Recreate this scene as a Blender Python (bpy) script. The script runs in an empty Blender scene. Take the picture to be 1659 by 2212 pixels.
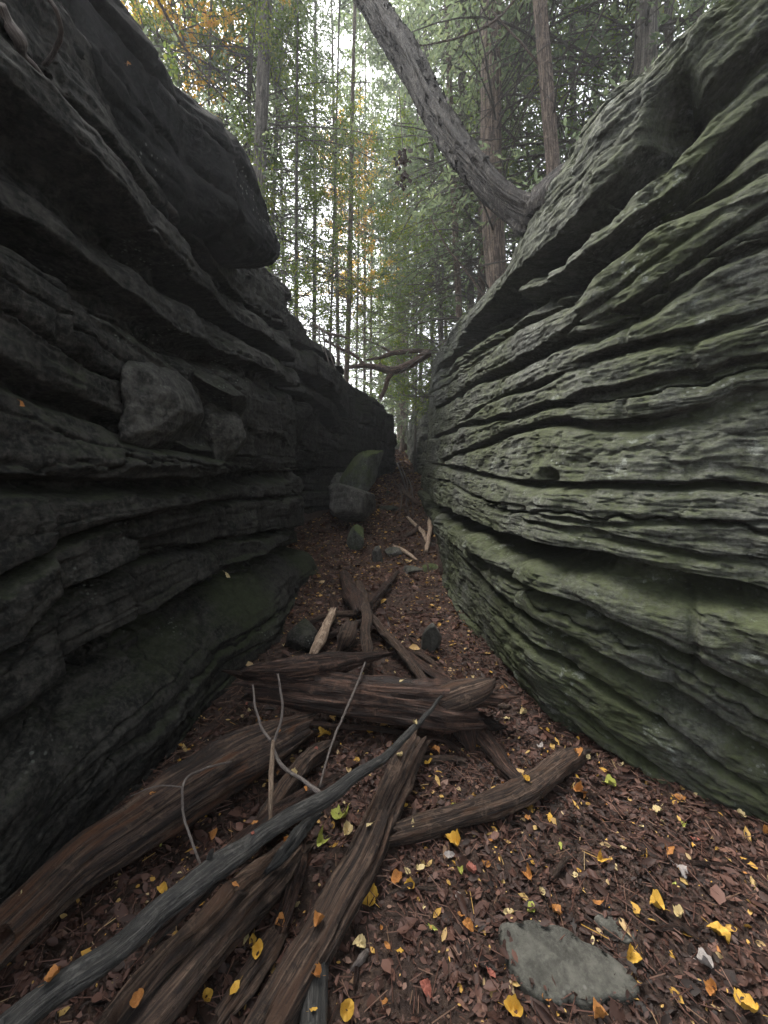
import bpy, math, random
import numpy as np
R = math.radians
# ------------------------------------------------------------------ camera, sky, sun, exposure
scene = bpy.context.scene
FP, CX, CY, PITCH, CAMZ = 845.0, 829.5, 1106.0, R(7.0), 1.5     # traced on a 1659 x 2212 view of the photograph
cam_d = bpy.data.cameras.new('camera'); cam = bpy.data.objects.new('camera', cam_d)
scene.collection.objects.link(cam); scene.camera = cam
cam.location = (0, 0, CAMZ); cam.rotation_euler = (R(90) - PITCH, 0, 0)
cam_d.sensor_fit = 'HORIZONTAL'; cam_d.sensor_width = 36; cam_d.lens = 36 * FP / 1659
cam_d.clip_start = 0.02; cam_d.clip_end = 500
SUN_EL, SUN_AZ = R(58), R(-48)          # azimuth from +Y, negative = to the left
world = bpy.data.worlds.new('World'); scene.world = world; world.use_nodes = True
wn = world.node_tree.nodes; wl = world.node_tree.links
bg = wn['Background']; sky = wn.new('ShaderNodeTexSky'); sky.sky_type = 'NISHITA'
sky.sun_disc = False; sky.sun_elevation = SUN_EL; sky.sun_rotation = SUN_AZ
sky.air_density = 1.0; sky.dust_density = 4.0; sky.ozone_density = 1.0
hs = wn.new('ShaderNodeHueSaturation'); hs.inputs['Saturation'].default_value = 0.25      # thin high cloud
wl.new(sky.outputs[0], hs.inputs['Color']); wl.new(hs.outputs[0], bg.inputs[0]); bg.inputs[1].default_value = 0.13
sd = bpy.data.lights.new('sun', 'SUN'); sun = bpy.data.objects.new('sun', sd); scene.collection.objects.link(sun)
sd.energy = 2.7; sd.angle = R(50); sd.color = (1.0, 0.96, 0.9)
sun.rotation_euler = (R(90) - SUN_EL, 0, -SUN_AZ + R(180))
sun.location = (0, 0, 30)
scene.view_settings.view_transform = 'Standard'; scene.view_settings.look = 'None'
scene.view_settings.exposure = 2.6; scene.view_settings.gamma = 1
scene.cycles.max_bounces = 8; scene.cycles.diffuse_bounces = 4
scene.cycles.transparent_max_bounces = 6

# ------------------------------------------------------------------ helpers
rng = np.random.default_rng(7); random.seed(7)
cp, sp = math.cos(PITCH), math.sin(PITCH)
def ray(px, py):
    x = (px - CX) / FP; y = (py - CY) / FP
    return np.array([x, cp - y * sp, -(y * cp + sp)])
def P(px, py, Y):
    d = ray(px, py); t = Y / d[1]
    return np.array([d[0] * t, Y, CAMZ + d[2] * t])
TAB = np.random.default_rng(99).random(65536).astype(np.float32)
def _h(ix, iy, iz, seed):
    h = (ix * 73856093) ^ (iy * 19349663) ^ (iz * 83492791) ^ (seed * 2654435)
    h = (h ^ (h >> 13)) * 1274126177
    return TAB[(h ^ (h >> 16)) & 65535]
def noise(x, y, z=0.0, seed=0):
    if np.ndim(z) == 0:
        x, y = np.broadcast_arrays(np.asarray(x, float), np.asarray(y, float))
        xi, yi = np.floor(x).astype(np.int64), np.floor(y).astype(np.int64); zi = int(math.floor(z * 8))
        fx, fy = x - xi, y - yi
        fx = fx * fx * fx * (fx * (fx * 6 - 15) + 10); fy = fy * fy * fy * (fy * (fy * 6 - 15) + 10)
        a = _h(xi, yi, zi, seed); b = _h(xi + 1, yi, zi, seed); c = _h(xi, yi + 1, zi, seed); d = _h(xi + 1, yi + 1, zi, seed)
        return ((a + (b - a) * fx) * (1 - fy) + (c + (d - c) * fx) * fy) * 2 - 1
    x, y, z = np.broadcast_arrays(np.asarray(x, float), np.asarray(y, float), np.asarray(z, float))
    xi, yi, zi = np.floor(x).astype(np.int64), np.floor(y).astype(np.int64), np.floor(z).astype(np.int64)
    fx, fy, fz = x - xi, y - yi, z - zi
    fx = fx**3 * (fx * (fx * 6 - 15) + 10); fy = fy**3 * (fy * (fy * 6 - 15) + 10); fz = fz**3 * (fz * (fz * 6 - 15) + 10)
    r = 0
    for a in (0, 1):
        wa = fx if a else 1 - fx
        for b in (0, 1):
            wb = fy if b else 1 - fy
            for c in (0, 1):
                wc = fz if c else 1 - fz
                r = r + wa * wb * wc * _h(xi + a, yi + b, zi + c, seed)
    return r * 2 - 1
def fbm(x, y, z=0.0, o=4, seed=0, g=0.5):
    r = 0; a = 1; s = 0
    for i in range(o):
        r = r + a * noise(x, y, z, seed + i * 17); s += a; a *= g
        x, y, z = x * 2.03 + 5.1, y * 2.03 + 1.7, z * 2.03 + 9.2
    return r / s
def sstep(a, b, x):
    t = np.clip((x - a) / (b - a), 0, 1); return t * t * (3 - 2 * t)

def link(o, parent=None):
    scene.collection.objects.link(o)
    if parent is not None: o.parent = parent
    return o
def mesh_np(name, V, F, mat, parent=None, smooth=True, attrs=None, only_mesh=False):
    V = np.ascontiguousarray(V, dtype=np.float32)
    if not isinstance(F, list): F = [F]
    F = [np.asarray(f, dtype=np.int32) for f in F if len(f)]
    me = bpy.data.meshes.new(name)
    me.vertices.add(len(V)); me.vertices.foreach_set('co', V.ravel())
    nl = sum(f.size for f in F); nf = sum(len(f) for f in F)
    me.loops.add(nl); me.polygons.add(nf)
    me.loops.foreach_set('vertex_index', np.concatenate([f.ravel() for f in F]))
    tot = np.concatenate([np.full(len(f), f.shape[1], np.int32) for f in F])
    st = np.concatenate([[0], np.cumsum(tot)[:-1]]).astype(np.int32)
    me.polygons.foreach_set('loop_start', st); me.polygons.foreach_set('loop_total', tot)
    me.polygons.foreach_set('use_smooth', np.full(nf, smooth, bool))
    me.update(calc_edges=True)
    for k, a in (attrs or {}).items():
        a = np.asarray(a, np.float32)
        if a.ndim == 1:
            at = me.attributes.new(k, 'FLOAT', 'POINT'); at.data.foreach_set('value', a)
        else:
            at = me.attributes.new(k, 'FLOAT_VECTOR', 'POINT'); at.data.foreach_set('vector', a.ravel())
    if mat: me.materials.append(mat)
    if only_mesh: return me
    return link(bpy.data.objects.new(name, me), parent)
def grid_faces(nu, nv, wrap=False):
    i = np.arange(nu if wrap else nu - 1)[:, None]; j = np.arange(nv - 1)[None, :]
    a = i * nv + j; b = ((i + 1) % nu) * nv + j
    return np.stack([a, b, b + 1, a + 1], -1).reshape(-1, 4)
def tag(o, label=None, cat=None, group=None, kind=None):
    if label: o['label'] = label
    if cat: o['category'] = cat
    if group: o['group'] = group
    if kind: o['kind'] = kind
    return o
def empty(name, loc):
    o = bpy.data.objects.new(name, None); o.empty_display_size = 0.2
    link(o); o.location = loc; return o
def wrapped(name, o, loc, base=None):
    """an Empty root at loc with the part o (world-space mesh) under it"""

# ------------------------------------------------------------------ node materials
class NT:
    def __init__(s, name):
        s.m = bpy.data.materials.new(name); s.m.use_nodes = True
        s.t = s.m.node_tree; s.n = s.t.nodes; s.b = s.n['Principled BSDF']; s.out = s.n['Material Output']
    def l(s, a, b): s.t.links.new(a, b)
    def node(s, t, **k):
        n = s.n.new(t)
        for a, v in k.items(): setattr(n, a, v)
        return n
    def pos(s, scale=(1, 1, 1), kind='Object', attr=None, rot=(0, 0, 0)):
        if attr:
            tc = s.node('ShaderNodeAttribute', attribute_name=attr); o = tc.outputs['Vector']
        else:
            tc = s.node('ShaderNodeTexCoord'); o = tc.outputs[kind]
        mp = s.node('ShaderNodeMapping'); mp.inputs['Scale'].default_value = scale; mp.inputs['Rotation'].default_value = rot
        s.l(o, mp.inputs[0]); return mp.outputs[0]
    def noise(s, vec, scale, detail=5, rough=0.55, dist=0.0):
        n = s.node('ShaderNodeTexNoise'); n.inputs['Scale'].default_value = scale
        n.inputs['Detail'].default_value = detail; n.inputs['Roughness'].default_value = rough
        n.inputs['Distortion'].default_value = dist
        s.l(vec, n.inputs['Vector']); return n.outputs['Fac']
    def ramp(s, fac, stops, interp='LINEAR'):
        r = s.node('ShaderNodeValToRGB'); r.color_ramp.interpolation = interp
        e = r.color_ramp.elements
        while len(e) < len(stops): e.new(0.5)
        for k, (p, c) in enumerate(stops):
            e[k].position = p; e[k].color = (*c, 1) if isinstance(c, tuple) else (c, c, c, 1)
        s.l(fac, r.inputs[0]); return r.outputs[0]
    def mix(s, fac, a, b, mode='MIX'):
        m = s.node('ShaderNodeMix', data_type='RGBA', blend_type=mode)
        for v, k in ((fac, 0), (a, 6), (b, 7)):
            if isinstance(v, (int, float)): m.inputs[k].default_value = v
            elif isinstance(v, tuple): m.inputs[k].default_value = (*v, 1)
            else: s.l(v, m.inputs[k])
        return m.outputs[2]
    def math(s, op, a, b=0.0):
        m = s.node('ShaderNodeMath', operation=op)
        for v, k in ((a, 0), (b, 1)):
            if isinstance(v, (int, float)): m.inputs[k].default_value = v
            else: s.l(v, m.inputs[k])
        return m.outputs[0]
    def bump(s, h, strength=0.5, dist=0.01, normal=None):
        b = s.node('ShaderNodeBump'); b.inputs['Strength'].default_value = strength; b.inputs['Distance'].default_value = dist
        s.l(h, b.inputs['Height'])
        if normal: s.l(normal, b.inputs['Normal'])
        return b.outputs[0]
    def finish(s, col, rough=0.9, normal=None, spec=0.3):
        if isinstance(col, tuple): s.b.inputs['Base Color'].default_value = (*col, 1)
        else: s.l(col, s.b.inputs['Base Color'])
        if isinstance(rough, (int, float)): s.b.inputs['Roughness'].default_value = rough
        else: s.l(rough, s.b.inputs['Roughness'])
        s.b.inputs['Specular IOR Level'].default_value = spec
        if normal: s.l(normal, s.b.inputs['Normal'])
        return s.m

def rock_mat(name, darkc, midc, lightc, mossc, moss_lo, moss_hi, lichen=0.72, lich_col=(0.30, 0.34, 0.30), moss_up=0.35, streak=1.0):
    s = NT(name); p = s.pos()
    warp = s.pos((0.7, 0.7, 5.0))                       # bedding-parallel streaks
    st = s.noise(warp, 3.0, 8, 0.62, 0.6)
    fine = s.noise(p, 55, 6, 0.65); mid = s.noise(p, 9, 7, 0.6, 0.4); big = s.noise(p, 1.3, 4, 0.5, 0.5)
    col = s.ramp(s.math('ADD', s.math('MULTIPLY', st, 0.55 * streak), s.math('MULTIPLY', mid, 1 - 0.55 * streak)), [(0.30, darkc), (0.5, midc), (0.72, lightc)])
    col = s.mix(s.ramp(fine, [(0.48, 0.0), (0.64, 0.7)]), col, lightc)
    col = s.mix(s.ramp(fine, [(0.34, 0.7), (0.46, 0.0)]), col, darkc)
    blot = s.noise(p, 17, 8, 0.7, 0.5)
    col = s.mix(s.ramp(blot, [(0.36, 0.65), (0.47, 0.0)]), col, darkc)
    col = s.mix(s.ramp(blot, [(0.54, 0.0), (0.66, 0.55)]), col, tuple(c * 1.2 for c in lightc))
    runs = s.noise(s.pos((9, 9, 1.1)), 2.2, 6, 0.6, 0.3)          # vertical pale runs and stains
    col = s.mix(s.ramp(runs, [(0.50, 0.0), (0.75, 0.5)]), col, tuple(min(1, c * 1.35) for c in lightc))
    col = s.mix(s.ramp(runs, [(0.28, 0.6), (0.42, 0.0)]), col, darkc)
    # moss: favours faces that look up, plus patches
    geo = s.node('ShaderNodeNewGeometry'); sx = s.node('ShaderNodeSeparateXYZ'); s.l(geo.outputs['Normal'], sx.inputs[0])
    up = s.math('MULTIPLY', sx.outputs[2], moss_up)
    mm = s.math('ADD', s.math('ADD', s.math('MULTIPLY', big, 0.55), s.math('MULTIPLY', mid, 0.3)), up)
    mm = s.math('ADD', mm, s.math('MULTIPLY', s.noise(p, 60, 6, 0.75), 0.30))
    mo = s.node('ShaderNodeAttribute', attribute_name='mo'); mm = s.math('ADD', mm, s.math('MULTIPLY', mo.outputs['Fac'], 0.32))
    mf = s.ramp(mm, [(moss_lo + .08, 0.0), (moss_hi + .04, 0.9)])
    mcol = s.mix(s.ramp(s.noise(p, 30, 5, 0.7), [(0.3, 0.0), (0.7, 1.0)]), tuple(c * 0.55 for c in mossc), tuple(c * 1.35 for c in mossc))
    col = s.mix(mf, col, mcol)
    # small pale lichen spots, kept in loose colonies
    v = s.node('ShaderNodeTexVoronoi'); v.inputs['Scale'].default_value = 34; s.l(s.pos(), v.inputs['Vector'])
    colony = s.ramp(s.noise(p, 2.1, 4, 0.6), [(0.56, 0.0), (0.66, 1.0)])
    spot = s.math('MULTIPLY', s.ramp(v.outputs['Distance'], [(0.16, 1.0), (0.26, 0.0)]), colony)
    col = s.mix(s.math('MULTIPLY', spot, 0.65), col, lich_col)
    patch = s.ramp(s.noise(p, 6.5, 9, 0.72), [(lichen - 0.06, 0.0), (lichen, 0.6)])
    col = s.mix(patch, col, lich_col)
    hb = s.math('ADD', s.math('MULTIPLY', st, 0.7), s.math('ADD', s.math('MULTIPLY', mid, 0.6), s.math('MULTIPLY', fine, 0.35)))
    n1 = s.bump(hb, 0.9, 0.02)
    n2 = s.bump(s.noise(p, 190, 5, 0.75), 0.55, 0.004, n1)
    return s.finish(col, 0.92, n2, 0.2)

M = {}
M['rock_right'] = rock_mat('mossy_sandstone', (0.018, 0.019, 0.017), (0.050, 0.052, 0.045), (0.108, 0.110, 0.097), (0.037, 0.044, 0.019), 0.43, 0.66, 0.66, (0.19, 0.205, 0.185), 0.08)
M['rock_left'] = rock_mat('shade_dark_sandstone', (0.004, 0.004, 0.004), (0.013, 0.0125, 0.011), (0.048, 0.045, 0.039), (0.024, 0.029, 0.014), 0.62, 0.86, 0.76, (0.16, 0.17, 0.15), 0.25)  # dark rock, toned down further to carry the left side's shade
M['rock_cap'] = rock_mat('shaded_cap_rock', (0.002, 0.002, 0.002), (0.005, 0.005, 0.005), (0.014, 0.013, 0.012), (0.008, 0.010, 0.004), 0.62, 0.86, 0.8, (0.18, 0.19, 0.17), 0.3)  # near-black: the overhang's shade is put into the rock colour
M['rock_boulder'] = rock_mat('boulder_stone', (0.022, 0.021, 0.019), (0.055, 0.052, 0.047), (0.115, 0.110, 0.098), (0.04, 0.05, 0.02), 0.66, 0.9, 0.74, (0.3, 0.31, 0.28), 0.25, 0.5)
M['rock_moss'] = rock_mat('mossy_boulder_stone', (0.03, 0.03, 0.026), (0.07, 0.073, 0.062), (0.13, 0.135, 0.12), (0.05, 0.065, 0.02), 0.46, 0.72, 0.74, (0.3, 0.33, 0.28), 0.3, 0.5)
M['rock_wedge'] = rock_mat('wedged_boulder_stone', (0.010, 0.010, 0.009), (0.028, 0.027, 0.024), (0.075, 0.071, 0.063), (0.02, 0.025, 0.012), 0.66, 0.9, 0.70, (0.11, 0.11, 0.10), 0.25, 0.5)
M['rock_slab'] = rock_mat('smooth_grey_slab', (0.034, 0.033, 0.028), (0.052, 0.051, 0.044), (0.082, 0.080, 0.068), (0.05, 0.054, 0.035), 0.8, 1.0, 0.85, (0.2, 0.2, 0.18), 0.1, 0.3)

def ground_mat():
    s = NT('leaf_mould'); p = s.pos()
    a = s.noise(p, 38, 7, 0.7); b = s.noise(p, 3.0, 5, 0.6); c = s.noise(p, 110, 4, 0.7)
    col = s.ramp(a, [(0.3, (0.016, 0.010, 0.009)), (0.5, (0.044, 0.028, 0.021)), (0.68, (0.10, 0.064, 0.046))])
    col = s.mix(s.ramp(b, [(0.4, 0.0), (0.65, 0.6)]), col, (0.030, 0.020, 0.017))
    col = s.mix(s.ramp(c, [(0.62, 0.0), (0.74, 0.6)]), col, (0.17, 0.10, 0.07))
    n = s.bump(s.math('ADD', a, s.math('MULTIPLY', c, 0.5)), 1.0, 0.02)
    return s.finish(col, 0.9, n, 0.25)
M['ground'] = ground_mat()
def wood_mat(name, dark, mid, light, streak=26, bumpd=0.008, patch=None, rough=0.8):
    s = NT(name)
    g = s.pos((1, 1, 1), attr='tc')
    fib = s.noise(s.pos((streak, streak, 1.0), attr='tc'), 1.0, 7, 0.65, 0.5)
    fib2 = s.noise(s.pos((streak * 3.2, streak * 3.2, 3.0), attr='tc'), 1.0, 5, 0.6)
    blot = s.noise(g, 3.0, 5, 0.6, 0.3)
    col = s.ramp(s.math('ADD', s.math('MULTIPLY', fib, 0.65), s.math('MULTIPLY', fib2, 0.35)), [(0.40, dark), (0.5, mid), (0.60, light)])
    col = s.mix(s.ramp(blot, [(0.40, 0.8), (0.52, 0.0)]), col, dark)
    pn = s.noise(s.pos(), 45, 6, 0.7)
    tn = s.noise(s.pos(), 13, 8, 0.72, 0.8)
    col = s.mix(s.ramp(tn, [(0.55, 0.0), (0.63, 0.55)]), col, light)
    col = s.mix(s.ramp(pn, [(0.36, 0.7), (0.48, 0.0)]), col, dark)
    if patch: col = s.mix(s.ramp(s.noise(g, 2.0, 6, 0.65, 0.4), [(0.52, 0.0), (0.64, 0.8)]), col, patch)
    n = s.bump(s.math('ADD', s.math('ADD', fib, s.math('MULTIPLY', tn, 0.9)), s.math('MULTIPLY', fib2, 0.6)), 1.0, bumpd)
    return s.finish(col, rough, n, 0.3)
M['wood_red'] = wood_mat('wet_red_rotten_wood', (0.010, 0.006, 0.005), (0.042, 0.023, 0.017), (0.15, 0.085, 0.06), 7, 0.022, (0.020, 0.012, 0.010), 0.5)
M['wood_brown'] = wood_mat('brown_weathered_wood', (0.016, 0.011, 0.009), (0.068, 0.043, 0.031), (0.17, 0.115, 0.082), 8, 0.022, (0.08, 0.042, 0.025), 0.75)
M['wood_orange'] = wood_mat('rotten_orange_wood', (0.010, 0.007, 0.006), (0.050, 0.031, 0.023), (0.13, 0.088, 0.064), 7, 0.024, (0.095, 0.040, 0.018), 0.8)
M['bark_grey'] = wood_mat('smooth_grey_bark', (0.014, 0.0145, 0.0145), (0.034, 0.032, 0.029), (0.095, 0.090, 0.083), 3, 0.010, (0.017, 0.016, 0.015), 0.65)
M['wood_pale'] = wood_mat('bare_pale_wood', (0.14, 0.095, 0.065), (0.33, 0.235, 0.165), (0.52, 0.41, 0.31), 12, 0.006, None, 0.7)
M['twig'] = wood_mat('grey_twig_bark', (0.05, 0.04, 0.036), (0.115, 0.095, 0.085), (0.20, 0.175, 0.16), 8, 0.003)
M['trunk_bark'] = wood_mat('flaky_conifer_bark', (0.045, 0.034, 0.028), (0.15, 0.11, 0.085), (0.27, 0.21, 0.165), 7, 0.03)
M['trunk_grey'] = wood_mat('grey_forest_bark', (0.04, 0.036, 0.031), (0.11, 0.097, 0.083), (0.20, 0.18, 0.155), 6, 0.02)
def bark_mat(name, a, b, c):
    s = NT(name); p = s.pos((1, 1, .55), rot=(0, .6, 0)); n = s.noise(p, 26, 8, 0.7, 1.2); m = s.noise(p, 8, 5, 0.6, .6)
    col = s.ramp(n, [(.40, a), (.52, b), (.64, c)]); col = s.mix(s.ramp(m, [(.40, .8), (.55, 0.0)]), col, a)
    return s.finish(col, .9, s.bump(s.math('ADD', n, s.math('MULTIPLY', m, .8)), 1.0, .05), .2)
M['leaning_bark'] = bark_mat('dark_leaning_bark', (0.008, 0.007, 0.007), (0.022, 0.019, 0.017), (0.085, 0.077, 0.068))
M['unused'] = wood_mat('dark_leaning_bark', (0.008, 0.007, 0.007), (0.026, 0.023, 0.020), (0.095, 0.085, 0.075), 5, 0.05)

def leaf_mat(name, stops, trans=0.5, attr='rnd', rough=0.6):
    s = NT(name)
    a = s.node('ShaderNodeAttribute', attribute_name=attr)
    col = s.ramp(a.outputs['Fac'], stops)
    s.finish(col, rough, None, 0.25)
    tr = s.node('ShaderNodeBsdfTranslucent'); s.l(col, tr.inputs[0])
    mx = s.node('ShaderNodeMixShader'); mx.inputs[0].default_value = trans
    s.l(s.b.outputs[0], mx.inputs[1]); s.l(tr.outputs[0], mx.inputs[2]); s.l(mx.outputs[0], s.out.inputs[0])
    return s.m
M['hemlock'] = leaf_mat('hemlock_needles', [(0, (0.085, 0.110, 0.070)), (0.6, (0.15, 0.19, 0.105)), (1, (0.23, 0.27, 0.13))], 0.65)
M['beech'] = leaf_mat('light_green_leaves', [(0, (0.07, 0.12, 0.02)), (0.6, (0.14, 0.20, 0.035)), (1, (0.26, 0.27, 0.04))], 0.6)
M['maple'] = leaf_mat('autumn_orange_leaves', [(0, (0.38, 0.33, 0.04)), (0.5, (0.62, 0.40, 0.05)), (1, (0.70, 0.36, 0.08))], 0.65)
M['litter'] = leaf_mat('brown_litter_leaves', [(0, (0.012, 0.007, 0.005)), (0.42, (0.055, 0.027, 0.020)), (0.70, (0.115, 0.059, 0.044)), (0.90, (0.18, 0.108, 0.078)), (0.955, (0.16, 0.10, 0.06)), (0.965, (0.34, 0.25, 0.14)), (0.98, (0.40, 0.22, 0.035)), (1.0, (0.36, 0.25, 0.10))], 0.12)
def solo_leaf(name, c1, c2):
    s = NT(name); p = s.pos(); n = s.noise(p, 60, 5, 0.65)
    col = s.ramp(n, [(0.38, c1), (0.62, c2)])
    s.finish(col, 0.6, s.bump(n, 0.5, 0.002), 0.3)
    return s.m
M['lf_yellow'] = solo_leaf('yellow_leaf', (0.30, 0.15, 0.02), (0.50, 0.32, 0.05))
M['lf_cream'] = solo_leaf('cream_leaf', (0.30, 0.21, 0.10), (0.50, 0.42, 0.22))
M['lf_orange'] = solo_leaf('orange_leaf', (0.16, 0.06, 0.02), (0.38, 0.17, 0.04))
M['lf_grey'] = solo_leaf('silvery_leaf', (0.16, 0.14, 0.13), (0.30, 0.27, 0.25))
M['lf_green'] = solo_leaf('green_yellow_leaf', (0.16, 0.19, 0.04), (0.34, 0.33, 0.07))
M['lf_red'] = solo_leaf('red_brown_leaf', (0.14, 0.04, 0.03), (0.26, 0.09, 0.06))
M['moss'] = leaf_mat('moss', [(0, (0.05, 0.08, 0.015)), (1, (0.13, 0.18, 0.035))], 0.3)

# ------------------------------------------------------------------ plan of the gorge
PR = np.array([(8.5, -2.2), (4.6, -1.8), (3.2, -0.6), (2.55, 0.5), (1.95, 1.2), (1.67, 1.53), (1.25, 1.84), (1.01, 2.15), (0.92, 2.75), (0.89, 3.6), (0.88, 4.45),
               (0.92, 5.6), (0.98, 7.2), (1.06, 9.0), (1.10, 10.0), (1.20, 10.25), (1.7, 10.5), (4.5, 10.8)])
PL = np.array([(-7.5, -2.2), (-3.6, -1.8), (-2.1, -0.8), (-1.45, 0.3), (-1.20, 1.05), (-1.10, 1.8), (-1.06, 2.6), (-1.05, 3.6), (-1.07, 4.9), (-1.12, 5.12),
               (-1.45, 5.25), (-1.55, 5.9), (-1.45, 6.8), (-1.1, 7.5), (-0.82, 8.2), (-0.58, 9.3), (-0.30, 10.4), (0.02, 11.6), (0.26, 12.8), (0.36, 13.8), (0.1, 14.4), (-1.2, 14.9), (-5, 15.2)])
def floor_profile(Y):
    return np.interp(Y, [-3, 4, 5, 6, 7.2, 8.4, 10.5, 13, 16, 18, 20, 24, 30, 60], [0, 0, .05, .17, .36, .58, .88, 1.22, 1.76, 2.15, 2.5, 2.95, 3.3, 4.5])
def ztopR(Y): return np.interp(Y, [-2, 1.5, 2.0, 2.4, 2.8, 3.3, 4.2, 5.5, 7.7, 10, 12], [3.55, 3.50, 3.38, 3.38, 3.26, 3.04, 3.16, 3.42, 3.74, 3.92, 3.9])
def ztopL(Y): return np.interp(Y, [-2, 2.5, 4.3, 6.3, 8, 10.5, 12.5, 15], [3.3, 3.3, 3.58, 3.72, 3.42, 3.28, 3.08, 3.0])
def corridor(Y):
    l = np.interp(Y, PL[2:20, 1], PL[2:20, 0]); r = np.interp(Y, PR[2:14, 1], PR[2:14, 0])
    return l, r
def gz(x, Y, detail=True):
    x, Y = np.asarray(x, float), np.asarray(Y, float)
    l, r = corridor(Y)
    f = floor_profile(Y)
    f = f + 0.10 * sstep(0.45, 0.0, r - x) * sstep(1.5, 3, Y) + 0.12 * sstep(0.5, 0.0, x - l) * sstep(2.2, 4, Y)
    hr = np.maximum(ztopR(Y) - 0.06, 0) ; hl = ztopL(Y) - 0.06
    out_r = sstep(0.35, 1.0, x - r); out_l = sstep(0.35, 1.0, l - x)
    g = f * (1 - out_r) * (1 - out_l) + out_r * (hr + 0.10 * np.clip(x - r, 0, 6)) + out_l * (hl + 0.12 * np.clip(l - x, 0, 6))
    far = sstep(13.5, 19.0, Y)
    wide = floor_profile(Y) + 0.10 * np.clip(np.abs(x - 0.8) - 1.0, 0, 10)
    g = g * (1 - far) + wide * far
    back = sstep(-1.2, -3.5, Y); g = g * (1 - back) + 0.05 * back
    if detail:
        g = g + 0.045 * fbm(x * 1.6, Y * 1.6, 0, 3, 3) + 0.012 * fbm(x * 9, Y * 9, 0, 3, 5)
    return g
_ts = 0.3 * 1.004 ** np.arange(1200)
def PG(px, py, lift=0.0):
    d = ray(px, py); X, Y, Z = d[0] * _ts, d[1] * _ts, CAMZ + d[2] * _ts
    k = int(np.argmax(Z < gz(X, Y) + lift))
    return np.array([X[k], Y[k], Z[k]])

# ------------------------------------------------------------------ ground
def build_ground():
    def axis(a, b, fine, c0, c1, growth=1.09):
        pts = list(np.arange(c0, c1, fine)); s = fine; x = c0
        while x > a: s *= growth; x -= s; pts.insert(0, x)
        x = pts[-1]; s = fine
        while x < b: s *= growth; x += s; pts.append(x)
        return np.array(pts)
    xs = axis(-120, 120, 0.022, -1.8, 2.6, 1.12)
    ys = [-40, -25, -15, -9, -6, -4, -3, -2.2, -1.6, -1.0, -0.5, -0.2]; y = 0.0; 
    while y < 160: ys.append(y); y += 0.018 + max(0, y - 1.5) * 0.012
    ys = np.array(ys)
    X, Y = np.meshgrid(xs, ys, indexing='ij')
    Z = gz(X, Y)
    near = (Y < 9) & (np.abs(X) < 4)
    Z = Z + np.where(near, 0.010 * fbm(X * 34, Y * 34, 0, 3, 41), 0)
    V = np.stack([X, Y, Z], -1).reshape(-1, 3)
    o = mesh_np('ground', V, grid_faces(len(xs), len(ys)), M['ground'])
    tag(o, kind='structure', label='brown leaf-littered earth of the gorge floor and the forest around it')
build_ground()

# ------------------------------------------------------------------ rock walls
def resample_plan(pl, kd=0.0055, mn=0.007):
    # smooth corners a little, then sample with spacing growing with the distance to the camera
    d = np.r_[0, np.cumsum(np.hypot(*np.diff(pl, axis=0).T))]
    u = np.linspace(0, d[-1], 4000); xy = np.stack([np.interp(u, d, pl[:, 0]), np.interp(u, d, pl[:, 1])], 1)
    k = int(0.16 / (u[1] - u[0])) | 1; ker = np.hanning(k + 2)[1:-1]; ker /= ker.sum()
    pad = np.pad(xy, ((k // 2, k // 2), (0, 0)), 'edge')
    xy = np.stack([np.convolve(pad[:, i], ker, 'valid') for i in (0, 1)], 1)
    out = [0.0]
    while out[-1] < d[-1]:
        x = np.interp(out[-1], u, xy[:, 0]); y = np.interp(out[-1], u, xy[:, 1])
        dist = math.hypot(x, y); st = max(mn, dist * kd)
        if y < 0.2: st = max(st, 0.03)
        if y < -0.6: st = max(st, 0.1)
        if abs(x) > 3: st = max(st, 0.12)
        out.append(out[-1] + st)
    s = np.array(out)
    x = np.interp(s, u, xy[:, 0]); y = np.interp(s, u, xy[:, 1])
    return s, x, y
def px_to_sz(s, x, y, poly):
    """pixel polyline -> (arc length, height) on the wall's plan surface"""
    res = []
    for px, py in poly:
        d = ray(px, py)
        c = d[0] * y - d[1] * x             # sign change where the wall crosses the ray
        idx = np.where((c[:-1] * c[1:] <= 0) & (y[:-1] > 0.05))[0]
        best = None
        for i in idx:
            w = c[i] / (c[i] - c[i + 1] + 1e-12)
            yy = y[i] + w * (y[i + 1] - y[i]); t = yy / d[1]
            if t > 0 and (best is None or t < best[0]): best = (t, s[i] + w * (s[i + 1] - s[i]), CAMZ + d[2] * t)
        if best: res.append(best[1:])
    res = sorted(res)
    return np.array(res)
def bed_coord(z, s, curves):
    """curves: list of (s,z) arrays low to high; returns a bedding coordinate in metres that follows them"""
    zi = np.stack([np.interp(s, c[:, 0], c[:, 1]) for c in curves], 0)
    zi = np.maximum.accumulate(zi + np.arange(len(curves))[:, None] * 1e-3, axis=0)
    for k in range(1, len(curves)): zi[k] = np.maximum(zi[k], zi[k - 1] + 0.05)
    lev = zi.mean(axis=1)
    lo = zi[0] - 6; hi = zi[-1] + 6
    zi = np.vstack([lo, zi, hi]); lev = np.r_[lev[0] - 6, lev, lev[-1] + 6]
    out = np.empty_like(z)
    for j in range(z.shape[0]): out[j] = np.interp(z[j], zi[:, j], lev)
    return out
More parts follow.
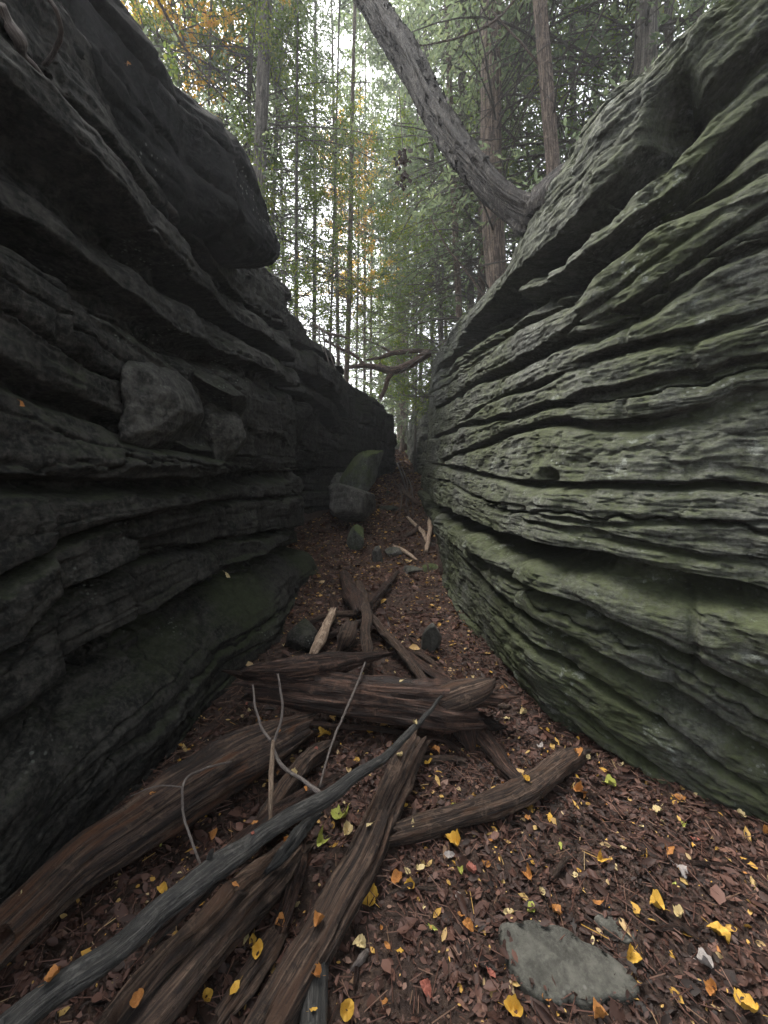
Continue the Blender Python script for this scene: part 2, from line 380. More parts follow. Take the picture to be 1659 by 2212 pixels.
def groove(S, Z, c, w, depth, under=0.35, seed=0, vary=0.5):
    q = S[:, :1]
    zc = np.interp(q, c[:, 0], c[:, 1]) + 0.016 * fbm(q * 4, 0, 0, 6, seed, .62)
    L = c[-1, 0] - c[0, 0]; e = min(0.35, 0.2 * L)
    on = sstep(c[0, 0] - e, c[0, 0] + e, q) * (1 - sstep(c[-1, 0] - e, c[-1, 0] + e, q))
    dz = Z - zc
    ww = w * np.clip(1 + vary * 1.6 * fbm(q * 2.2, 3.1, 0, 4, seed + 5), .25, 2)
    p = np.where(dz > 0, np.exp(-(dz / (ww * under)) ** 4), 0.6 * np.exp(-(dz / ww) ** 4) + 0.4 * np.exp(-(dz / ww / 1.6) ** 2))
    return -depth * on * np.clip(1 + vary * 1.6 * fbm(q * 1.7, 7.7, 0, 4, seed + 9), .1, 2) * p
def strata(S, B, Z, seed, n, amp, gdepth, e_lo=10, e_hi=34, cover=0.0, block=0.02):
    q = B * n + 0.25 * fbm(S * 0.55, B * 1.1, 0, 3, seed) * n * 0.12 + 0.15 * fbm(S * 4, B * n * .6, 0, 3, seed + 3) + 0.10 * fbm(S * 15, B * n * 1.5, 0, 3, seed + 4)
    j = np.floor(q); f = q - j
    def blk(jj):          # each bed breaks into blocks of its own length and set-back
        h = _h(jj.astype(np.int64), 0, 0, seed + 40); u = S / (0.35 + 0.9 * h) * (n / 3.3) ** .6 + h * 57 + .12 * fbm(S * 3, B * 5, 0, 2, seed + 41)
        k = np.floor(u); fr = u - k
        return block * ((_h(k.astype(np.int64), jj.astype(np.int64), 0, seed + 42) - .5) - 0.9 * (_h(k.astype(np.int64), jj.astype(np.int64), 5, seed + 42) > .6) * np.exp(-((fr - .03) / .03) ** 2))
    prot = amp * fbm(S * 0.55, j * 7.31, 0, 3, seed + 1) + blk(j)
    protn = amp * fbm(S * 0.55, (j + 1) * 7.31, 0, 3, seed + 1) + blk(j + 1)
    m = sstep(0.93, 1.0, f)
    base = prot * (1 - m) + protn * m
    dj = np.where(f < 0.5, j, j + 1)
    gd = gdepth * np.clip(0.50 - cover + 2.0 * fbm(S * 0.9, dj * 3.77, 0, 3, seed + 2), 0, 1.6)
    a = np.abs(2 * f - 1)
    return base - gd * np.where(f < 0.5, a ** e_lo, a ** e_hi)
def build_wall(name, plan, side, z0, ztop, disp, mat, mo=None, nz=620, back=4.0, top_noise=0.05, kd=0.0055, topdrop=0.16):
    s, x, y = resample_plan(plan, kd)
    tx, ty = np.gradient(x), np.gradient(y); L = np.hypot(tx, ty); tx /= L; ty /= L
    nx, ny = (-ty, tx) if side > 0 else (ty, -tx)        # towards the corridor
    zt = ztop(y) if callable(ztop) else np.full_like(y, ztop)
    zb = z0(y) if callable(z0) else np.full_like(y, z0)
    v = np.linspace(0, 1, nz)
    Z = zb[:, None] + (zt - zb)[:, None] * v[None, :]
    S = np.repeat(s[:, None], nz, 1); Yg = np.repeat(y[:, None], nz, 1)
    D = disp(S, Z, Yg, s, x, y, zt[:, None])
    e = np.clip((Z - (zt[:, None] - topdrop)) / topdrop, 0, 1)
    D = D - topdrop * (1 - np.sqrt(np.clip(1 - e ** 2, 0, 1)))
    X = x[:, None] + nx[:, None] * D; Y = y[:, None] + ny[:, None] * D
    # top: runs back from the edge, then down
    ks = np.r_[np.geomspace(0.02, back, 60)]
    TX = X[:, -1:] - nx[:, None] * ks; TY = Y[:, -1:] - ny[:, None] * ks
    TZ = Z[:, -1:] + top_noise * fbm(TX * 3, TY * 3, 0, 4, 77) * sstep(0, 0.3, ks)[None, :] + 0.04 * np.minimum(ks, 2)
    BX, BY = TX[:, -1:], TY[:, -1:]; BZ = np.full_like(BX, -0.8)
    V = np.stack([np.hstack([X, TX, BX]), np.hstack([Y, TY, BY]), np.hstack([Z, TZ, BZ])], -1)
    n2 = V.shape[1]
    F = grid_faces(len(s), n2)
    if side < 0: F = F[:, ::-1]
    o = mesh_np(name, V.reshape(-1, 3), F, mat, attrs=None if mo is None else {'mo': mo(V[..., 1], V[..., 2]).ravel()})
    return o, (s, x, y)

RC = [  # traced bedding cracks of the right wall, low to high: (points, width, depth, under)
 ([(1039,1207),(1109,1267),(1179,1317),(1279,1367),(1339,1407),(1389,1437),(1479,1480),(1560,1540),(1659,1600)], .055, .11, .3),
 ([(1060,1190),(1109,1217),(1149,1237),(1189,1257),(1259,1282),(1309,1302),(1359,1332),(1419,1357),(1500,1395),(1659,1480)], .05, .12, .3),
 ([(950,1082),(1015,1112),(1080,1137),(1130,1157),(1205,1172),(1280,1187),(1330,1195),(1380,1210),(1445,1225),(1505,1237),(1580,1250),(1659,1270)], .11, .48, .18),
 ([(935,1000),(1030,1012),(1080,1027),(1140,1040),(1214,1045),(1280,1045),(1380,1047),(1480,1047),(1555,1042),(1659,1057)], .028, .10, .45),
 ([(960,995),(1054,962),(1109,932),(1179,910),(1229,910),(1279,917),(1354,912),(1414,907),(1464,900),(1529,887),(1594,852),(1659,847)], .035, .11, .45),
 ([(935,945),(969,932),(1039,912),(1109,897),(1179,870),(1224,870),(1264,847),(1329,842),(1379,830),(1429,815),(1479,802),(1529,805),(1579,782),(1659,772)], .035, .12, .4),
 ([(940,880),(1010,840),(1090,800),(1180,745),(1280,715),(1380,665),(1405,650),(1480,605),(1554,560),(1659,512)], .04, .13, .4),
 ([(945,820),(1020,770),(1110,700),(1200,640),(1310,545),(1430,455),(1580,390),(1659,350)], .035, .10, .4),
 ([(950,790),(1040,710),(1100,650),(1160,620),(1255,560),(1300,520),(1360,475),(1480,385),(1555,300),(1659,205)], .085, .30, .2),
 ([(990,740),(1050,670),(1100,600),(1170,535),(1210,505),(1310,400),(1370,325),(1440,265),(1540,160),(1659,50)], .11, .32, .2),
]
RX = [  # shorter extra cracks
 ([(1020,905),(1080,860),(1140,835),(1200,810)], .02, .07, .4), ([(1180,1120),(1290,1138),(1400,1165),(1520,1190),(1659,1205)], .018, .05, .5),
 ([(1100,1095),(1200,1110),(1300,1125),(1440,1125),(1659,1120)], .014, .045, .5), ([(1250,780),(1380,735),(1500,715),(1659,672)], .03, .12, .4),
 ([(1300,690),(1420,610),(1540,520),(1659,440)], .03, .09, .4), ([(1150,760),(1230,700),(1340,610),(1450,530),(1560,450)], .022, .07, .4),
 ([(930,850),(990,810),(1060,760)], .02, .08, .4), ([(930,1030),(990,1040),(1050,1070),(1110,1085)], .02, .07, .4),
 ([(1130,1330),(1230,1400),(1330,1460),(1440,1540),(1560,1640)], .03, .09, .35), ([(1240,1480),(1330,1560),(1440,1650)], .04, .10, .35),
]
def dispR(S, Z, Y, s, x, y, zt):
    cur = [px_to_sz(s, x, y, c[0]) for c in RC]
    B = bed_coord(Z, s, cur)
    B2 = B + 0.05 * fbm(S * 0.8, Z * 1.5, 0, 3, 21)
    D = 0.05 * fbm(S * 0.45, Z * 0.6, 0, 3, 1) + 0.025 * fbm(S * 1.3, B * 2.6, 0, 4, 2)
    z3 = np.interp(s, cur[3][:, 0], cur[3][:, 1])[:, None]; z4 = np.interp(s, cur[4][:, 0], cur[4][:, 1])[:, None]
    panel = sstep(z3 - .05, z3 + .03, Z) * (1 - sstep(z4 - .03, z4 + .02, Z))
    D += strata(S, B2, Z, 31, 3.3, 0.035, 0.085, 24, 60, 0, .03) * (1 - .85 * panel)
    lam = sstep(-0.15, 0.35, fbm(S * .6, B * 1.6, 0, 3, 8)) * (1 - .8 * panel)
    D += strata(S + 3, B + 0.03 * fbm(S * 1.5, Z * 3, 0, 2, 29), Z, 57, 12.0, 0.012, 0.036, 12, 30, 0, .010) * (0.25 + 0.75 * lam)
    D += strata(S + 7, B, Z, 58, 34.0, 0.004, 0.012, 5, 9, 0, .004) * lam
    D += 0.010 * fbm(S * 2.2, B * 26, 0, 4, 61) + 0.006 * fbm(S * 9, B * 50, 0, 3, 62) + 0.016 * fbm(S * 8, Z * 12, 0, 5, 63, .6)
    for k, c in enumerate(RC): D += groove(S, Z, cur[k], c[1], c[2], c[3], 100 + k * 13)
    for k, c in enumerate(RX): D += groove(S, Z, px_to_sz(s, x, y, c[0]), c[1], c[2], c[3], 400 + k * 13)
    # ledge under the deep undercut sticks out; wall foot pulls back
    D += 0.10 * sstep(-0.6, -0.05, Z - np.interp(S, cur[2][:, 0], cur[2][:, 1])) * (Z < np.interp(S, cur[2][:, 0], cur[2][:, 1])) 
    D -= 0.05 * sstep(0.45, 0.0, Z - floor_profile(Y)) * sstep(3.6, 2.6, Y)
    # small rounded hole beside the middle crack
    h = px_to_sz(s, x, y, [(1204, 1031)])[0]
    r2 = ((S - h[0]) / 0.085) ** 2 + ((Z - h[1]) / 0.05) ** 2
    D -= 0.10 * np.exp(-r2 ** 2)
    h = px_to_sz(s, x, y, [(1452, 228)])[0]
    D -= 0.30 * np.exp(-(((S - h[0]) / 0.10) ** 2 + ((Z - h[1]) / 0.13) ** 2) ** 2)
    ch = fbm(S * 5, Z * 11, 0, 5, 65, .6); D -= 0.013 * sstep(.16, .26, ch) + 0.010 * sstep(.30, .36, -ch)
    D += 0.06 + 0.09 * sstep(1.8, 0.9, Z)
    # upward set-back of the whole face
    D -= 0.04 * np.clip(Z - 1.2, 0, 3)
    # vertical joints on the far part
    for (jx, a) in ((925, .10), (1000, .04)):
        q = px_to_sz(s, x, y, [(jx, 1000)])[0]
        D -= a * np.exp(-((S - q[0] - 0.1 * (Z - 1.5) - 0.05 * fbm(Z * 3, 1, 0, 3, 5)) / 0.05) ** 2)
    return D
wr, R_PLAN = build_wall('rock_wall', PR, 1, lambda y: np.where(y < 3, -0.35, -0.3), ztopR, dispR, M['rock_right'], lambda y, z: .13 * sstep(1.55, 1.0, z) + .15 * sstep(6, 9, y), nz=760)
tag(wr, 'long green-grey layered sandstone wall with moss and deep slanting cracks, right of the gorge floor', 'rock wall')

LC = [
 ([(0,1640),(130,1490),(260,1390),(330,1350),(420,1290),(490,1245),(600,1190),(650,1165)], .12, .20, .10),
 ([(60,1400),(145,1300),(250,1250),(340,1210),(420,1190),(500,1172),(650,1130)], .05, .12, .3),
 ([(0,1260),(140,1190),(250,1140),(330,1120),(430,1100),(500,1085),(650,1062)], .03, .08, .4),
 ([(0,1040),(150,1042),(300,1045),(450,1040),(560,1025),(650,1015)], .07, .20, .35),
 ([(0,770),(70,800),(160,850),(260,890),(350,940),(430,975),(560,990)], .05, .12, .3),
 ([(0,430),(130,505),(270,625),(350,690),(420,735),(530,785),(640,860),(740,930)], .14, .24, .15),
 ([(0,215),(100,310),(200,405),(300,500),(400,590),(480,655),(560,715),(650,820),(760,900)], .16, .28, .15),
 ([(0,60),(100,160),(200,255),(330,400),(450,530),(560,650),(650,760),(760,850)], .07, .12, .3),
]
def dispL(S, Z, Y, s, x, y, zt):
    cur = [px_to_sz(s, x, y, c[0]) for c in LC]
    B = bed_coord(Z, s, cur)
    D = 0.12 * fbm(S * 0.5, Z * 0.7, 0, 3, 501) + 0.05 * fbm(S * 1.5, B * 2.5, 0, 4, 502)
    D += strata(S, B + 0.05 * fbm(S, Z * 1.5, 0, 3, 521), Z, 531, 2.7, 0.07, 0.10, 14, 40, 0, .07) * (1 + .8 * sstep(6, 9, Y)) * (.3 + .7 * sstep(.35, .75, Z))
    D += strata(S + 9, B, Z, 557, 9.0, 0.018, 0.035, 10, 24, 0, .022) * (1 + 1.2 * sstep(6, 9, Y)) * (0.4 + 0.6 * sstep(-0.2, 0.4, fbm(S * .5, B * 1.4, 0, 2, 508)))
    D += 0.014 * fbm(S * 2.5, B * 20, 0, 4, 561) + 0.022 * fbm(S * 6, Z * 8, 0, 5, 563, .6)
    for k, c in enumerate(LC): D += groove(S, Z, cur[k], c[1], c[2], c[3], 600 + k * 13)
    # block joints: each slab ends at a vertical fracture
    for jx, jy, z1, z2, a in ((500, 1100, .75, 1.5, .07), (340, 1280, .55, 1.1, .08), (150, 1240, .5, 1.45, .06)):
        q = px_to_sz(s, x, y, [(jx, jy)])[0]
        D += -a * sstep(q[0] - 0.02, q[0] + 0.03, S) * np.exp(-((S - q[0]) / .8) ** 2 * (S > q[0])) * sstep(z1 - .05, z1, Z) * (1 - sstep(z2, z2 + .05, Z))
    # lower mossy block slopes out to the floor
    D += 0.22 * sstep(0.75, 0.1, Z) * sstep(2.2, 3.2, Y) * (1 - sstep(5.0, 5.6, Y))
    D -= 0.10 * sstep(0.70, 0.62, Z) * (1 - sstep(0.1, 0.3, 0.62 - Z)) * sstep(1, 1.5, Y) 
    # set-back behind the wedged boulders
    q = px_to_sz(s, x, y, [(430, 900)])[0]
    D -= 0.07 * np.exp(-((S - q[0]) / 0.75) ** 4 - ((Z - q[1]) / 0.20) ** 4)
    D += 0.12 * np.exp(-((S - q[0]) / 0.95) ** 4 - ((Z - q[1] + .38) / 0.17) ** 4)
    D -= 0.10 * sstep(2.55, 3.0, Z) * sstep(6, 4, Y)
    # the deep shadowed hollow behind the slab end
    D -= 0.30 * sstep(5.3, 5.8, Y) * (1 - sstep(7.2, 8.2, Y)) * sstep(1.9, 1.2, Z)
    D += 0.25 * sstep(5.3, 5.8, Y) * (1 - sstep(7.2, 8.2, Y)) * sstep(2.0, 2.6, Z)
    return D
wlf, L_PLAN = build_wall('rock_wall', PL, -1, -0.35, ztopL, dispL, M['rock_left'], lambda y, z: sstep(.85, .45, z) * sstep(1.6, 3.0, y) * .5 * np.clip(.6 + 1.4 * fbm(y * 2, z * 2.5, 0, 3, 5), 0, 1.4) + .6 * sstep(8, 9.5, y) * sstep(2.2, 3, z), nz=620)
tag(wlf, 'dark shaded layered rock wall with deep undercuts, left of the gorge floor', 'rock wall')

PR2 = np.array([(4.5, 10.5), (2.2, 10.4), (1.42, 10.7), (1.17, 11.3), (1.08, 12.5), (0.98, 14), (0.93, 15.3), (0.97, 16.3), (1.5, 17.0), (3.5, 17.4)])
def dispR2(S, Z, Y, s, x, y, zt):
    B = Z + .08 * np.sin(S * .9) + .12 * S * .3
    D = .10 * fbm(S * .7, Z * .9, 0, 4, 701) + strata(S, B, Z, 731, 2.6, .06, .14, 10, 30, 0, .10) + strata(S, B, Z, 757, 8, .02, .05, 8, 20, 0, .04)
    return D + .02 * fbm(S * 6, Z * 9, 0, 4, 763) - .10 * np.clip(Z - 2.4, 0, 2)
w2, _ = build_wall('rock_wall', PR2, 1, 0.0, lambda y: np.interp(y, [10, 12, 14, 15.5, 17.5], [3.95, 3.85, 3.55, 3.35, 2.9]), dispR2, M['rock_right'], nz=200, kd=.004, back=2.5)
tag(w2, 'small far section of grey-green rock wall closing in on the right at the end of the gorge', 'rock wall')

# ------------------------------------------------------------------ boulders and blocks
from mathutils import Matrix, Vector, Euler
import bmesh
def ico(n):
    bm = bmesh.new(); bmesh.ops.create_icosphere(bm, subdivisions=n, radius=1.0)
    V = np.array([v.co[:] for v in bm.verts]); F = np.array([[v.index for v in f.verts] for f in bm.faces]); bm.free()
    return V, F
ICO = {n: ico(n) for n in (3, 4, 5, 6)}
def boulder(name, c, rad, rot=(0, 0, 0), seed=0, mat=None, cuts=9, amp=0.06, res=5, cutd=(0.50, 0.82), label=None, cat='boulder', group=None, bands=0.0, planes=None):
    V, F = ICO[res]; V = V.copy(); r = np.random.default_rng(seed)
    N = r.normal(size=(cuts, 3)); N /= np.linalg.norm(N, axis=1)[:, None]; dd = r.uniform(*cutd, size=cuts)
    if planes is not None:
        N = np.array([p[:3] for p in planes], float); dd = np.array([p[3] for p in planes]); N /= np.linalg.norm(N, axis=1)[:, None]
    V = V * 1.0
    for k in range(len(N)):
        h = V @ N[k] - dd[k]; V -= np.clip(h, 0, None)[:, None] * N[k] * 0.94
    nrm = V / np.linalg.norm(V, axis=1)[:, None]
    o = seed * 3.7
    V += nrm * (amp * fbm(V[:, 0] * 2.2 + o, V[:, 1] * 2.2, V[:, 2] * 2.2, 5, seed) + amp * 0.25 * fbm(V[:, 0] * 9 + o, V[:, 1] * 9, V[:, 2] * 9, 4, seed + 2))[:, None]
    if bands: V += nrm * (bands * fbm(V[:, 0] * 1.2 + o, V[:, 1] * 1.2, V[:, 2] * 9, 4, seed + 4))[:, None]
    V = V * np.array(rad)
    Rm = np.array(Euler(rot).to_matrix())
    V = V @ Rm.T
    ob = mesh_np(name, V, F, mat or M['rock_boulder'])
    ob.location = tuple(float(q) for q in c)
    tag(ob, label, cat, group)
    return ob
def trace_block(name, poly, Yf, thick, mat, label, cat='boulder', seed=0, slopeY=None, amp=0.05, res=0.022):
    """solid rock whose face follows a traced outline at its own distance, domed and roughened"""

# overhanging cap block (upper left): a solid of real depth, edge over the gorge
def cap_block():
    # lower front edge line in plan with height; cross-section swept along it
    st = [  # Y, x_edge, z_top, z_bot
        (-1.8, -1.75, 3.60, 2.85), (-0.6, -1.55, 3.62, 2.86), (0.4, -1.34, 3.62, 2.84), (1.1, -1.27, 3.66, 2.82), (1.6, -1.19, 3.68, 2.80), (1.95, -1.11, 3.70, 2.80), (2.2, -1.06, 3.66, 2.80), (2.32, -1.06, 3.62, 2.80),
        (2.42, -0.97, 3.60, 2.82), (2.52, -0.89, 3.60, 2.84), (2.8, -0.84, 3.52, 2.86), (3.0, -0.80, 3.42, 2.90), (3.15, -0.80, 3.25, 2.98), (3.24, -0.86, 3.18, 3.0), (3.29, -1.05, 3.10, 3.04)]
    st = np.array(st); Ys = np.r_[np.linspace(-1.8, 0.8, 60)[:-1], np.linspace(0.8, 3.29, 300)]
    xe, zt, zb = [np.interp(Ys, st[:, 0], st[:, k]) for k in (1, 2, 3)]
    nv = 150; th = np.linspace(-0.5, 0.5, nv) * math.pi      # bottom-back -> front -> top-back
    c = np.cos(th); sn = np.sin(th)
    X = []; Zs = []; Yv = []
    pw = 0.36
    xx = np.sign(c) * np.abs(c) ** pw; zz = np.sign(sn) * np.abs(sn) ** 0.5
    mid = (zt + zb) / 2; hh = (zt - zb) / 2
    depth = 1.3
    Xg = xe[:, None] - depth * (1 - xx)[None, :]
    Zg = mid[:, None] + hh[:, None] * zz[None, :]
    Yg = np.repeat(Ys[:, None], nv, 1)
    d = 0.09 * fbm(Yg * 1.1, Zg * 1.6, 0, 3, 901) + 0.05 * fbm(Yg * 1.2, Zg * 9, Xg, 4, 902) + strata(Yg, Zg + .1 * Yg, Zg, 911, 4.2, .05, .07, 8, 24, 0, .05) + 0.012 * fbm(Yg * 9, Zg * 12, Xg * 9, 4, 903)
    Xg = Xg + d * xx[None, :]; Zg = Zg + d * zz[None, :] * 0.6
    V = np.stack([Xg, Yg, Zg], -1).reshape(-1, 3)
    n = len(Ys); F = grid_faces(n, nv)[:, ::-1]
    back = np.stack([np.arange(n - 1) * nv, np.arange(1, n) * nv, np.arange(1, n) * nv + nv - 1, np.arange(n - 1) * nv + nv - 1], 1)
    V = np.vstack([V, [xe[0] - 0.7, Ys[0], mid[0]], [xe[-1] - 0.5, Ys[-1] + 0.03, mid[-1]]]); a, b = len(V) - 2, len(V) - 1
    j = np.arange(nv - 1)
    T = np.vstack([np.stack([j, j + 1, np.full_like(j, a)], 1), np.stack([(n - 1) * nv + j + 1, (n - 1) * nv + j, np.full_like(j, b)], 1)])
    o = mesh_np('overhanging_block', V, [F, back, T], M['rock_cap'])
    tag(o, 'huge black overhanging rock mass jutting over the gorge at the top left', 'rock')
cap_block()

def at_wall(plan, px, py, inset=0.0):
    s, x, y = plan; q = px_to_sz(s, x, y, [(px, py)])[0]
    X = np.interp(q[0], s, x); Y = np.interp(q[0], s, y)
    return np.array([X, Y, q[1]])
def pxr(px, Y): return px / FP * Y
# boulders wedged in the left wall
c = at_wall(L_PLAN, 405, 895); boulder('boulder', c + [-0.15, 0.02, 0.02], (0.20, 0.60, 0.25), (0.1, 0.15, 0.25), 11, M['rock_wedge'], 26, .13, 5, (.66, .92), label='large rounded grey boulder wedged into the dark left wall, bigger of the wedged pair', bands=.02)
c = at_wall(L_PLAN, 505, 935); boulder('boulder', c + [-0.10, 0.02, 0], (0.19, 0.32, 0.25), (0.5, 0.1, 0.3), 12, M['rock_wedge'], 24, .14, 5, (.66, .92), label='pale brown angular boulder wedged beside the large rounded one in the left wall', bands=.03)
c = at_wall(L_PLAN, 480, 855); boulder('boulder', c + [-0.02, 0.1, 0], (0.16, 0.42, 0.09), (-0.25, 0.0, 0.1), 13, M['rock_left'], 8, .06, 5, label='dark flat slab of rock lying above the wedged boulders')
# chockstones at the far left
b = P(757, 1082, 7.0); boulder('boulder', b, (0.46, 0.46, 0.38), (0.12, 0.22, 0.35), 21, M['rock_boulder'], 9, .13, 5, (0.6, 0.85), label='big dark chockstone boulder with a flat leaf-dusted top, left side mid gorge',
    planes=[(0.1, 0.1, 1, .62), (0.75, -0.75, 0.1, .8), (-0.7, -0.7, 0.1, .78), (0, -0.6, -0.8, .8), (1, 0.3, -0.1, .86), (-1, .2, -.3, .8)])
b = P(783, 1018, 8.0); boulder('boulder', b, (0.33, 0.42, 0.74), (-0.15, 0.62, 0.2), 22, M['rock_moss'], 15, .12, 5, label='upright greenish boulder leaning behind the big chockstone', bands=.03)
b = P(728, 1042, 8.2); boulder('boulder', b, (0.36, 0.4, 0.22), (0.3, -0.55, 0.1), 23, M['rock_boulder'], 8, .06, 5, label='grey slanting boulder between the left wall and the chockstones')
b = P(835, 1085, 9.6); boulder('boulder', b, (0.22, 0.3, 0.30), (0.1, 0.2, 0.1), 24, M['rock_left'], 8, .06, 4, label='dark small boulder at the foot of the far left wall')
b = P(772, 1162, 6.0); boulder('stone', b, (0.17, 0.18, 0.22), (0.2, 0.1, 0.3), 25, M['rock_moss'], 8, .05, 4, label='greenish block of stone below the big chockstone', cat='stone')
b = PG(815, 1205, 0.05); boulder('stone', b, (0.10, 0.09, 0.21), (0.25, 0.15, 0.2), 26, M['rock_boulder'], 8, .05, 4, label='narrow upright brown stone standing on the leaf floor mid gorge', cat='stone')
b = PG(848, 1193, 0.02); boulder('stone', b, (0.18, 0.12, 0.08), (0.1, 0.05, 0.2), 261, M['rock_boulder'], 8, .05, 4, label='low brown stone just right of the narrow upright stone', cat='stone')
b = PG(888, 1232, 0.02); boulder('stone', b, (0.17, 0.13, 0.055), (0.1, 0.0, 0.3), 27, M['rock_boulder'], 8, .05, 4, label='flat reddish stone on the floor beside a pale leaf, mid gorge', cat='stone')
b = PG(928, 1228, 0.01); boulder('stone', b, (0.15, 0.12, 0.06), (0.1, 0.0, 0.0), 28, M['rock_moss'], 8, .05, 4, label='low mossy stone by the foot of the right wall', cat='stone')
b = PG(930, 1385, 0.08); boulder('stone', b, (0.085, 0.06, 0.20), (0.35, 0.12, 0.3), 29, M['rock_slab'], 8, .05, 5, label='upright narrow grey stone standing in the litter behind the cross log', cat='stone')
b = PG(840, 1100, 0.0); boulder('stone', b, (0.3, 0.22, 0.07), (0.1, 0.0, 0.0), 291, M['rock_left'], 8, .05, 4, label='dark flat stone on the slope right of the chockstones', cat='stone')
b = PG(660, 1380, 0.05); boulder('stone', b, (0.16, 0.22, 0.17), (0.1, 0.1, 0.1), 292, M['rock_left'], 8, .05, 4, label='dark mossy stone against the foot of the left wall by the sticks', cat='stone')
# far end boulders
b = P(866, 962, 18.5); boulder('boulder', b + [0.1, 0, -0.25], (0.75, 0.8, 0.62), (0.1, 0.3, 0.3), 31, M['rock_moss'], 8, .06, 4, label='pale rounded boulder closing the far end of the gorge')
b = P(884, 930, 16.3); boulder('boulder', b + [0.55, 0.3, -0.4], (0.75, 1.5, 0.6), (0.1, 0.1, 0.1), 32, M['rock_right'], 8, .08, 5, label='mossy ledge block jutting out at the far end on the right', bands=.05)
# slabs in the foreground: traced outline, extruded
def slab(poly, lift, th, mat, label, seed, name='stone_slab', cat='stone', tilt=None):
    pts = np.array([PG(px, py, lift) for px, py in poly]); c = pts.mean(0)
    q = pts[:, :2] - c[:2]
    ang = np.arctan2(q[:, 1], q[:, 0]); o = np.argsort(ang); ang, rr = ang[o], np.hypot(*q.T)[o]
    A = np.linspace(-math.pi, math.pi, 180, endpoint=False)
    Rr = np.interp(A, np.r_[ang - 2 * math.pi, ang, ang + 2 * math.pi], np.r_[rr, rr, rr])
    k = np.hanning(9)[1:-1]; k /= k.sum(); Rr = np.convolve(np.r_[Rr[-3:], Rr, Rr[:3]], k, 'valid')
    Rr = Rr * (1 + 0.012 * fbm(np.cos(A) * 5, np.sin(A) * 5, 0, 4, seed))
    rows = []
    prof = [(0.0, 1.0)] + [(t, 1.0) for t in np.linspace(0.08, 0.9, 26)] + [(0.95, .97), (0.985, .88), (1.0, .7), (1.005, .4), (1.0, 0.0), (0.96, -1)]
    for (t, h) in prof: rows.append(np.stack([c[0] + Rr * t * np.cos(A), c[1] + Rr * t * np.sin(A), np.full_like(A, h)], 1))
    V = np.array(rows); n, m = V.shape[:2]
    Zs = c[2] + (V[:, :, 2] - 1) * th
    x, y = V[:, :, 0], V[:, :, 1]
    up = V[:, :, 2] > 0.5
    Zs = Zs + up * (0.006 * fbm(x * 9, y * 9, 0, 4, seed) + 0.010 * fbm(x * 3, y * 3, 0, 2, seed + 3))
    if tilt is not None: Zs = Zs + tilt[0] * (x - c[0]) + tilt[1] * (y - c[1])
    V[:, :, 2] = Zs
    F = grid_faces(n, m); i = np.arange(n - 1); close = np.stack([i * m + m - 1, (i + 1) * m + m - 1, (i + 1) * m, i * m], 1)
    ob = mesh_np(name, V.reshape(-1, 3) - c, [F[:, ::-1], close[:, ::-1]], mat)
    ob.location = tuple(c); tag(ob, label, cat); return ob
slab([(1075,1992),(1120,1985),(1180,1990),(1260,2028),(1340,2070),(1392,2130),(1375,2142),(1310,2146),(1230,2148),(1140,2136),(1112,2105),(1090,2050)], 0.035, 0.055, M['rock_slab'],
     'big smooth olive-grey flat stone bedded in the leaf litter, lower right', 5, tilt=(0.0, 0.0))
slab([(1282,1986),(1310,1976),(1350,1990),(1375,2015),(1368,2030),(1330,2020),(1300,2004)], 0.012, 0.04, M['rock_slab'], 'small flat grey stone behind the big olive-grey one', 6)

